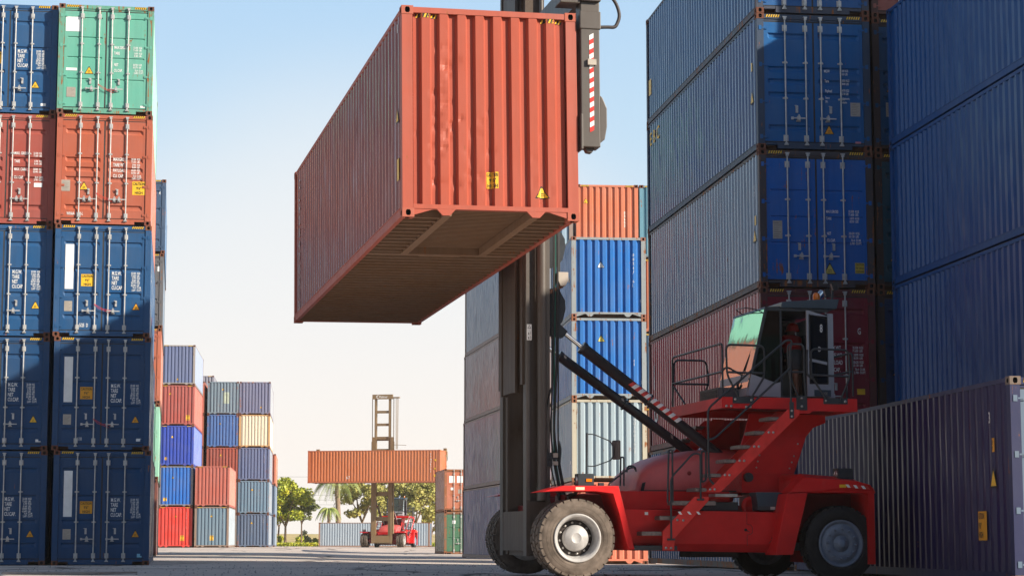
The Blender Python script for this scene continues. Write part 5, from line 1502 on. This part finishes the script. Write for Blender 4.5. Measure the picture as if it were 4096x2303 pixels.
# driver leaning into the cab doorway
def skinned(name, pts, edges, rad, m, parent, sub=2):
    me = bpy.data.meshes.new(name); me.from_pydata(pts, edges, []); me.update()
    o = bpy.data.objects.new(name, me); COL.objects.link(o)
    me.materials.append(m)
    if parent: o.parent = parent
    sk = o.modifiers.new('skin', 'SKIN'); sk.use_smooth_shade = True
    for i, r in enumerate(rad):
        me.skin_vertices[0].data[i].radius = (r, r) if not isinstance(r, tuple) else r
    me.skin_vertices[0].data[0].use_root = True
    ss = o.modifiers.new('sub', 'SUBSURF'); ss.levels = sub; ss.render_levels = sub
    return o

def driver():
    w = lambda X, Y, Z: (X, Y, Z)
    # local coordinates of the machine, then moved with an empty-less parent: the body mesh is the thing
    P = [(4.33,-.70,3.56),(4.29,-.82,3.52),(4.275,-.86,3.26),(4.31,-.84,2.985),(4.26,-.92,2.965),
         (4.42,-.58,3.52),(4.46,-.52,3.24),(4.50,-.50,2.98),(4.44,-.58,2.965),
         (4.33,-.62,3.72),(4.32,-.50,3.86),(4.36,-.36,3.95),(4.42,-.30,4.02),
         (4.22,-.52,3.88),(4.12,-.40,3.72),(4.05,-.20,3.66),(4.02,-.12,3.66),
         (4.46,-.42,3.88),(4.52,-.26,3.70),(4.46,-.10,3.62),(4.44,-.03,3.62),(4.44,-.29,4.12)]
    E = [(0,1),(1,2),(2,3),(3,4),(0,5),(5,6),(6,7),(7,8),(0,9),(9,10),(10,11),(11,12),(10,13),(13,14),(14,15),(15,16),(10,17),(17,18),(18,19),(19,20),(12,21)]
    rd = [.085,.075,.055,.032,.028,.075,.055,.032,.028,.08,.085,.05,.07,.055,.042,.03,.026,.055,.042,.03,.026,.065]
    body = skinned('person', P, E, rd, SKIN, None)
    body.location = MLOC; body.rotation_euler = (0, 0, .223)
    tag(body, 'person in red helmet and grey shorts leaning into the open cab door', 'person')
    sh = plain('grey_shorts_cloth', (.045,.05,.055), .9, 0, .1)
    skinned('shorts', [(4.33,-.66,3.68),(4.33,-.70,3.54),(4.288,-.825,3.50),(4.28,-.85,3.32),(4.42,-.58,3.50),(4.45,-.53,3.30)], [(0,1),(1,2),(2,3),(1,4),(4,5)], [.155,.17,.13,.105,.13,.105], sh, body)
    skinned('shirt', [(4.33,-.68,3.66),(4.33,-.60,3.74),(4.32,-.50,3.87),(4.34,-.42,3.92),(4.22,-.52,3.89),(4.16,-.45,3.79),(4.46,-.42,3.89),(4.50,-.33,3.79)], [(0,1),(1,2),(2,3),(2,4),(4,5),(2,6),(6,7)], [.15,.165,.17,.08,.10,.08,.10,.08], plain('red_shirt_cloth', (.30,.015,.015), .85, 0, .1), body)
    mb = MB(); mb.lathe([(.115,-.02),(.118,0),(.108,.02),(.104,.06),(.08,.10),(.04,.125),(0,.13)], (4.45,-.30,4.08), 'z', 24)
    mb.obox((4.45,-.20,4.075), (.16,0,0), (0,.10,0), (0,0,.012))
    mb.build('helmet', plain('red_helmet', (.50,.02,.015), .3), body)
    for s, (hx, hy, hz_) in ((-1, (4.02,-.12,3.66)), (1, (4.44,-.03,3.62))):
        for k in range(4):
            skinned('finger', [(hx - .02 + .013*k, hy, hz_), (hx - .022 + .014*k, hy + .05, hz_ - .005), (hx - .022 + .014*k, hy + .075 - .006*abs(k-1.5), hz_ - .03)], [(0,1),(1,2)], [.009,.008,.007], SKIN, body, 1)
        skinned('thumb', [(hx + .025*s, hy - .02, hz_), (hx + .045*s, hy + .015, hz_ - .01), (hx + .04*s, hy + .04, hz_ - .02)], [(0,1),(1,2)], [.010,.009,.008], SKIN, body, 1)
driver()
# ------------------------------------------------------------------ trees and shrubs beyond the yard
def leafmat(name, a, b, c):
    m, n, l, bs = nodes_mat(name)
    v = objcoord(n, l)
    f = noise(n, l, v, 1.1, 3, 0.6)
    l.new(ramp(n, l, f, [(0.3, a), (0.5, b), (0.7, c)]), bs.inputs['Base Color'])
    bs.inputs['Roughness'].default_value = 0.6
    bs.inputs['Subsurface Weight'].default_value = 0.0
    bs.inputs['Transmission Weight'].default_value = 0.0
    return m
LEAF_Y = leafmat('yellow_green_leaves', (.14,.20,.02), (.36,.40,.03), (.65,.58,.04))
LEAF_O = leafmat('olive_leaves', (.20,.20,.05), (.38,.36,.09), (.58,.50,.17))
LEAF_P = leafmat('palm_leaves', (.13,.18,.04), (.24,.29,.07), (.38,.38,.12))
LEAF_D = leafmat('grey_green_leaves', (.11,.14,.06), (.20,.23,.10), (.30,.30,.14))
BARK = plain('bark', (.20,.14,.10), .9, 0, .1, var=.35, scale=6, bump=.4)
PBARK = plain('palm_bark', (.27,.19,.13), .9, 0, .1, var=.35, scale=8, bump=.4)

def leaf_cloud(mb, blobs, n, size, rr, gap=0.35):
    tot = sum(b[3] ** 2 for b in blobs)
    for bx, by, bz, br, sq in blobs:
        for _ in range(int(n * br * br / tot)):
            d = Vector((rr.gauss(0, 1), rr.gauss(0, 1), rr.gauss(0, 1))).normalized()
            q = br * (rr.random() ** .45)
            c = Vector((bx, by, bz)) + Vector((d.x * q, d.y * q, d.z * q * sq))
            a = Vector((rr.gauss(0, 1), rr.gauss(0, 1), rr.gauss(0, .7))).normalized()
            b = a.cross(Vector((rr.gauss(0, 1), rr.gauss(0, 1), rr.gauss(0, 1)))).normalized()
            s = size * rr.uniform(.6, 1.6)
            mb.add([c - a * s, c - b * s * .6, c + a * s, c + b * s * .6], [(0, 1, 2, 3)])

def tree(x, y, h, rad, label, leaf, seed, n=2600, size=.16, trunk=.16, low=.3, fork=2, lean=0):
    rr = random.Random(seed); z = -.25
    root = empty('tree', (x, y, z), label=label, cat='tree', group='trees beyond the yard')
    tb = MB(); tips = []
    base = Vector((0, 0, 0)); k = Vector((lean * h * .3, 0, h * low))
    tb.tube([base, base.lerp(k, .5) + Vector((rr.uniform(-.1,.1), 0, 0)), k], [trunk, trunk * .8, trunk * .7], 8)
    for i in range(5):
        a = 2 * pi * i / 5 + rr.random()
        e = k + Vector((cos(a) * rad * .55, sin(a) * rad * .55, h * (.22 + .25 * rr.random())))
        m_ = k.lerp(e, .5) + Vector((rr.uniform(-.2,.2), rr.uniform(-.2,.2), .15))
        tb.tube([k, m_, e], [trunk * .55, trunk * .38, trunk * .2], 6); tips.append(e)
        for j in range(3):
            e2 = e + Vector((rr.uniform(-1,1), rr.uniform(-1,1), rr.uniform(.2,1))) * rad * .4
            tb.tube([e, e2], [trunk * .2, trunk * .07], 5); tips.append(e2)
    tb.build('trunk', BARK, root, False)
    blobs = []
    for i in range(26):
        a = rr.random() * 2 * pi; q = rad * rr.random() ** .5
        zz = h * (low + .12) + (h * (1 - low - .12)) * rr.random()
        t = (zz / h - low) / (1 - low)
        q *= sqrt(max(.05, 1 - (2 * t - .85) ** 2 * .8))
        blobs.append((cos(a) * q, sin(a) * q, zz, rad * rr.uniform(.18, .34), .7))
    for e in tips: blobs.append((e.x, e.y, e.z, rad * .22, .8))
    cb = MB(); leaf_cloud(cb, blobs, n, size, rr); cb.build('crown', leaf, root, False)
    return root

def palm(x, y, h, fl, label, seed, nf=16, r=.22, droop=.9, zb=-.25):
    rr = random.Random(seed)
    root = empty('palm_tree', (x, y, zb), label=label, cat='palm', group='trees beyond the yard')
    tb = MB(); N = 10
    tb.tube([(0.15 * sin(i * .4), 0, h * i / N) for i in range(N + 1)], [r * (1.15 - .35 * i / N) for i in range(N + 1)], 10)
    for i in range(14):
        a = rr.random() * 6.3; zz = h * rr.uniform(.55, .97)
        tb.tube([(cos(a) * r * .8, sin(a) * r * .8, zz), (cos(a) * r * 1.5, sin(a) * r * 1.5, zz - .5)], [.04, .015], 4)
    tb.build('trunk', PBARK, root, False)
    cb = MB()
    for k in range(nf):
        a = 2 * pi * k / nf + rr.uniform(-.15,.15); up = rr.uniform(.15, 1.0)
        pts = []
        for i in range(9):
            t = i / 8
            pts.append(Vector((cos(a) * fl * t * (1 - .15 * t), sin(a) * fl * t * (1 - .15 * t), h + fl * (up * .75 * t - droop * (1.0 + .3 * up) * t * t))))
        cb.tube(pts, [.035 * (1 - .8 * i / 8) for i in range(9)], 4)
        for i in range(1, 9):
            d = (pts[i] - pts[i - 1]).normalized(); sd = d.cross(Vector((0, 0, 1)))
            if sd.length < .01: continue
            sd.normalize(); ll = fl * .30 * (1 - abs(i / 8 - .45))
            for s in (-1, 1):
                for j in range(3):
                    p = pts[i - 1].lerp(pts[i], j / 3)
                    e = p + sd * s * ll * .55 + d * ll * .45 - Vector((0, 0, ll * .75))
                    w = d * .055
                    cb.add([p - w, p + w, e], [(0, 1, 2)])
    cb.build('fronds', LEAF_P, root, False)

def px2w(px, d): return (px - 2048) / 8248 * d
tree(px2w(1148, 238), 238, 7.4, 2.9, 'bright yellow green tree beside the far left containers', LEAF_Y, 11, 7140, .15, .17, .30)
tree(px2w(1212, 241), 241, 5.9, 1.9, 'slender green tree standing right of the yellow green one', LEAF_D, 12, 4420, .13, .11, .42)
tree(px2w(1122, 246), 246, 6.4, 2.2, 'darker tree half hidden by the far left containers', LEAF_O, 18, 3400, .15, .14, .35)
tree(px2w(1452, 244), 244, 8.6, 2.9, 'olive tree left of the distant machine', LEAF_O, 13, 7140, .15, .2, .32)
tree(px2w(1560, 252), 252, 8.2, 2.6, 'olive tree directly behind the distant machine mast', LEAF_O, 14, 5100, .15, .2, .3)
tree(px2w(1662, 246), 246, 8.6, 3.3, 'broad olive tree right of the distant machine', LEAF_O, 15, 8840, .15, .22, .28)
tree(px2w(1728, 250), 250, 6.2, 1.6, 'narrow drooping tree beside the rusty container pair', LEAF_O, 16, 2720, .14, .12, .2)
palm(px2w(1352, 236), 236, 7.6, 3.3, 'tall palm with brown trunk under the orange container', 21, 18, .30)
palm(px2w(1318, 233), 233, 4.2, 1.75, 'short palm with curling fronds behind the pale container', 22, 15, .18, 1.0)
for px, d, h, r_, lab, sd in ((1228, 246, 2.0, .75, 'low grey green bush in front of the dry bank', 31), (1205, 243, 1.2, .5, 'small bush between the two slim trunks', 32), (1127, 240, 1.3, .5, 'bright bush at the foot of the far left containers', 33), (1268, 247, 1.0, .5, 'tiny yellowish bush right of the grey green bush', 34)):
    rr = random.Random(sd)
    root = empty('shrub', (px2w(px, d), d, -.25), label=lab, cat='bush', group='bushes beyond the yard')
    b = MB(); leaf_cloud(b, [(rr.uniform(-.6,.6) * r_, rr.uniform(-.5,.5) * r_, h * rr.uniform(.3, .85), r_ * .5, .8) for _ in range(9)], 700, .10, rr)
    b.build('crown', LEAF_D if sd == 31 else LEAF_Y, root, False)
    MB().tube([(0,0,0),(.05,0,h*.6)], [.04,.02], 6).build('stem', BARK, root, False)
# clipped ground cover along the yard edge
rr = random.Random(9); b = MB()
for _ in range(16000):
    x = rr.uniform(-34, 2); y = rr.uniform(233, 238)
    s = rr.uniform(.06,.14); z = -.25 + .42 * rr.random() ** .6
    a = Vector((rr.gauss(0,1), rr.gauss(0,1), rr.gauss(0,1))).normalized() * s; c = Vector((rr.gauss(0,1), rr.gauss(0,1), rr.gauss(0,1))).normalized() * s
    p = Vector((x, y, z)); b.add([p - a, p - c, p + a, p + c], [(0,1,2,3)])
tag(b.build('ground_cover', LEAF_Y, None, False), kind='stuff')
# power lines far behind
for i, (zz, dd) in enumerate(((8.4, 262), (6.1, 262), (5.5, 262), (4.9, 262))):
    lab = ['highest thin power cable above the trees', 'second highest thin power cable behind the palms', 'third highest thin power cable behind the palms', 'lowest thin power cable behind the palms'][i]
    b = MB(); b.tube([(x, dd, zz + .25 * ((x + 20) / 30) ** 2 * .4) for x in range(-70, 41, 5)], .018, 4)
    tag(b.build('power_cable', plain('cable_grey', (.25,.25,.26), .6), None, False), lab, 'cable', 'power cables')
for x, lab in ((-70, 'concrete pole carrying the power cables at their left end'), (40, 'concrete pole carrying the power cables at their right end')):
    r_ = empty('utility_pole', (x, 262, 0), label=lab, cat='pole', group='utility poles')
    MB().tube([(0,0,-.3),(0,0,9)], [.16,.10], 10).build('post', plain('pole_concrete', (.35,.33,.30), .9), r_)
    MB().box(-.06,-.8,8.2,.06,.8,8.35).build('crossarm', GALV, r_)

# ------------------------------------------------------------------ small things on the ground
rr = random.Random(44)
stn = plain('stone', (.26,.25,.24), .9, 0, .2, var=.3, scale=20)
def stone(x, y, s, label, group=None):
    bm = bmesh.new(); bmesh.ops.create_icosphere(bm, subdivisions=2, radius=1)
    for v in bm.verts: v.co = Vector((v.co.x * s * 1.3, v.co.y * s, v.co.z * s * .8)) * (1 + rr.uniform(-.18,.18))
    me = bpy.data.meshes.new('stone'); bm.to_mesh(me); bm.free(); me.materials.append(stn)
    o = bpy.data.objects.new('stone', me); COL.objects.link(o); o.location = (x, y, gz(x, y) + s * .35)
    tag(o, label, 'stone', group)
def at_px(px, d, y0=None): return (px - 2048) / 8248 * d
for k in range(22):
    px = rr.choice((rr.uniform(3455, 3560), rr.uniform(3520, 3640))); d = rr.uniform(31.2, 33.2)
    stone(at_px(px, d), d, rr.uniform(.02,.05), 'loose grey rubble stone beside the rear wheel', 'rubble stones beside the rear wheel')
stone(at_px(3742, 29.0), 29.4, .075, 'upright grey stone in front of the purple container')
b = MB(); b.lathe([(0,-.13),(.036,-.128),(.040,-.11),(.038,-.04),(.040,.03),(.036,.06),(.015,.09),(.014,.10)], (0,0,.04), 'x', 16)
b.lathe([(.017,.101),(.017,.125),(0,.126)], (0,0,.04), 'x', 12, 1); b.lathe([(.0405,-.03),(.0405,.02)], (0,0,.04), 'x', 16, 2)
bt = b.build('bottle', (plain('clear_plastic', (.30,.36,.38), .15, 0, .6), plain('blue_cap', (.03,.2,.4), .4), WHITE), None)
bx, by = at_px(3935, 28.0), 28.0
bt.location = (bx, by, gz(bx, by) + .02); bt.rotation_euler = (0, 0, .2); tag(bt, 'clear plastic bottle lying by the purple container', 'bottle')
b = MB(); pts = [(rr.uniform(-.16,.16), rr.uniform(-.1,.1), rr.uniform(0,.07)) for _ in range(14)]
pts.sort(); fs = [(i, i+1, i+2) for i in range(12)]
b.add(pts, fs); pp = b.build('crumpled_paper', plain('dirty_paper', (.42,.45,.52), .9), None, False)
pp.location = (at_px(3058, 35.3), 35.3, gz(4.3, 35.3) + .03); tag(pp, 'crumpled pale paper on the ground under the machine', 'paper')
b = MB(); vs = []; b.prism([(-8.9, 0), (-7.15, .0), (-6.55, .55), (-7.3, .75), (-8.9, .65)], .0, .035, axis='z')
sl = b.build('concrete_slab', plain('slab_concrete', (.42,.37,.33), .9, 0, .2, scale=6, bump=.4), None)
sl.location = (-.3, 37.5, gz(-8, 37.5) + .012); tag(sl, 'thin broken concrete slab on the ground at the lower left', 'slab')
# scattered grit on the yard
b = MB()
for _ in range(1500):
    x = rr.uniform(-11, 9); y = rr.uniform(34, 54) if rr.random() < .8 else rr.uniform(54, 90)
    s = rr.uniform(.006,.022); z = gz(x, y)
    b.add([(x-s,y-s,z),(x+s,y-s,z),(x+s*.7,y+s,z),(x-s,y+s*.8,z),(x,y,z+s*1.1)], [(0,1,4),(1,2,4),(2,3,4),(3,0,4)])
tag(b.build('grit', stn, None, False), kind='stuff')

# ------------------------------------------------------------------ thin air between the camera and the far rows
hz_ = MB(); hz_.box(-330, -80, -1.6, 330, 420, 20.5)
hm = bpy.data.materials.new('haze'); hm.use_nodes = True
hn, hl = hm.node_tree.nodes, hm.node_tree.links
hn.clear(); ho = hn.new('ShaderNodeOutputMaterial'); hv = hn.new('ShaderNodeVolumePrincipled')
hv.inputs['Color'].default_value = (0.96, 0.93, 0.90, 1); hv.inputs['Density'].default_value = 0.00022; hv.inputs['Anisotropy'].default_value = 0.0
hl.new(hv.outputs[0], ho.inputs['Volume'])
tag(hz_.build('haze', hm, None), kind='stuff')
